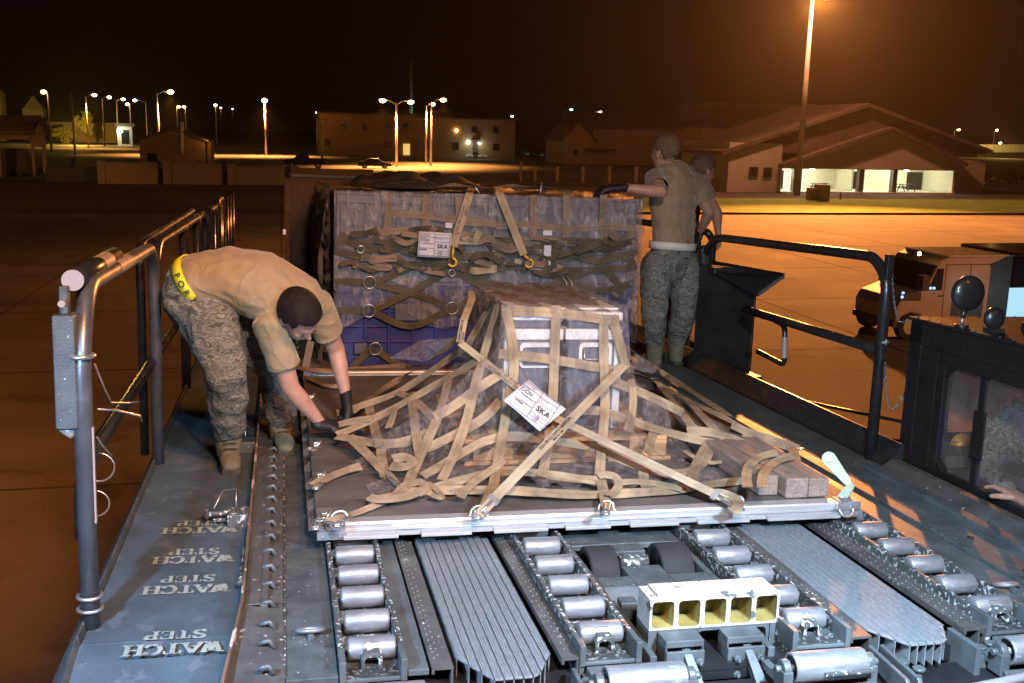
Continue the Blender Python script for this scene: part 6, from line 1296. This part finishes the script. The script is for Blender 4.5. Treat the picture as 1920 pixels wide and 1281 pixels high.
# the tall mast lamp in front of the porch building
Ym=G(1494,366).y; hp=WD(1524,-8,Ym); base=WD(1494,366,Ym)
t=thing('apron_mast_lamp','very tall apron mast lamp with an intense orange light, in front of the porch building','mast lamp',(base.x,Ym,0))
b=MB(); b.tube([(base.x,Ym,0),(base.x+(hp.x-base.x)*.98,Ym,hp.z)],[.34,.16],12); b.build('pole','polem',t)
b=MB(); b.box(hp.x-1.1,hp.x+1.1,Ym-.2,Ym+.2,hp.z-.1,hp.z+.1); b.build('cross_arm','polem',t)
for dx in (-.9,0,.9):
    b=MB(); b.sphere((hp.x+dx,Ym-.3,hp.z+.2),.38,(1,.9,.6),14,8); h=b.build('lamp_head','trim',t); b=MB(); b.sphere((hp.x+dx,Ym-.5,hp.z-.05),.46,(1,.8,.6),14,8); b.build('lens','sodium_bright',h)
lamp('apron_mast_light','SPOT',(hp.x,Ym-1.6,hp.z-.6),235000,(1,.31,.06),(30,30,0),size=.7,spot=82,blend=.8)
lamp('unseen_apron_spot','SPOT',(-62,45,15),26000,(1,.45,.12),(-22,YW,1),size=.4,spot=70,blend=.6)  # unseen spot added at the far left to brighten the block walls
lamp('apron_mast_light','POINT',(hp.x,Ym-1.2,hp.z+.9),25000,(1,.36,.18),size=.7)
# a second apron mast behind the camera lights the near concrete
lamp('unseen_apron_spot','SPOT',(12,-22,30),70000,(1,.31,.05),(-11.6,11,0),size=2.2,spot=24,blend=.06)
lamp('unseen_apron_spot','SPOT',(50,-30,15),70000,(1,.36,.11),(14,26,1),size=.5,spot=20,blend=.3)  # separate unseen spot added behind the camera to light the van
# ---------------------------------------------------------------- trees and shrubs
def tree(name,label,u,vb,vt,w_px,m,Y=None,n=900,trunk=.25,seed=1,cat='tree',leaf=.35):
    Y=Y or G(u,vb).y; p=WD(u,vb,Y); zt=WD(u,vt,Y).z; wr_=abs(WD(u+w_px/2,vb,Y).x-p.x); t=thing(name,label,cat,(p.x,Y,0)); rnd=random.Random(seed)
    b=MB(); b.tube([(p.x,Y,0),(p.x+.1,Y,zt*.5),(p.x,Y,zt*.85)],[zt*.03,zt*.02,zt*.006],8)
    for k in range(5): a=rnd.random()*6.28; z=zt*(.3+.1*k); b.tube([(p.x,Y,z),(p.x+math.cos(a)*wr_*.6,Y+math.sin(a)*wr_*.6,z+zt*.15)],[zt*.012,zt*.004],6)
    b.build('trunk','bark',t); b=MB(); cl=[(rnd.gauss(0,.45),rnd.gauss(0,.45),rnd.random()) for _ in range(16)]
    for k in range(n):
        c=rnd.choice(cl); z=trunk+(1-trunk)*min(max(c[2]+rnd.gauss(0,.07),0),1); f=math.sin(math.pi*min(max((z-trunk)/(1-trunk),.05),.97))**.6
        x=p.x+(c[0]*f+rnd.gauss(0,.16))*wr_; y=Y+(c[1]*f+rnd.gauss(0,.16))*wr_; z*=zt; s=leaf*rnd.uniform(.5,1.2); d1=Vector((rnd.gauss(0,1),rnd.gauss(0,1),rnd.gauss(0,1))).normalized(); d2=d1.orthogonal().normalized(); q=Vector((x,y,max(z,.05)))
        b.poly([q-d1*s,q+d2*s*.5,q+d1*s,q-d2*s*.5],[(0,1,2,3)])
    b.build('crown',m,t); return t
tree('street_tree','tall narrow yellow lit tree in front of the long wall at the left',166,268,210,30,'leafy',Y=G(166,268).y-26,n=1500,trunk=.3,seed=2,leaf=.4)
tree('bush','round yellow green lit bush left of the lit tree',120,268,238,46,'leafy',Y=G(166,268).y-22,n=1400,trunk=.05,seed=4,cat='bush',leaf=.45)
lamp('tree_light','POINT',WD(146,246,G(166,268).y-42),16000,(1,.60,.09),size=.4)
for i,(u,vb,vt,w) in enumerate(((712,288,262,22),(738,288,265,18),(915,296,275,20),(926,296,272,14),(625,279,256,20),(1000,296,268,26),(1025,300,270,26))):
    tree('shrub',['leftmost dark shrub at the foot of the two storey building','dark shrub beside the double lamp pole','dark young tree right of the white car','slim dark young tree further right of the white car','dark shrub behind the parked suv','left one of two dark bushes between building and gabled house','right one of two dark bushes next to the gabled house'][i],u,vb,vt,w,'leafd',n=260,trunk=.1,seed=10+i,cat='shrub',leaf=.4)
# ------------------------------------------------------------------ put everything that stands on the deck into the sloping deck frame
bpy.context.view_layer.update()
for o in DECKSET:
    if o.parent is None: o.matrix_world = DECK @ Matrix.Translation(o.location)
# ------------------------------------------------------------------ thin scattering volume added to stand in for the glow round the lamps
m=bpy.data.materials.new('glow_haze'); m.use_nodes=True; N,L=nt(m); N.remove(N['Principled BSDF']); pv=N.new('ShaderNodeVolumePrincipled'); pv.inputs['Color'].default_value=(.9,.86,.84,1); pv.inputs['Density'].default_value=.0001; pv.inputs['Anisotropy'].default_value=.72; L.new(pv.outputs[0],N['Material Output'].inputs['Volume'])
b=MB(); b.box(-260,300,-80,420,-1.2,40); hz=b.build('haze',m,None,kind='stuff')
S.cycles.volume_bounces=0; S.cycles.volume_step_rate=4
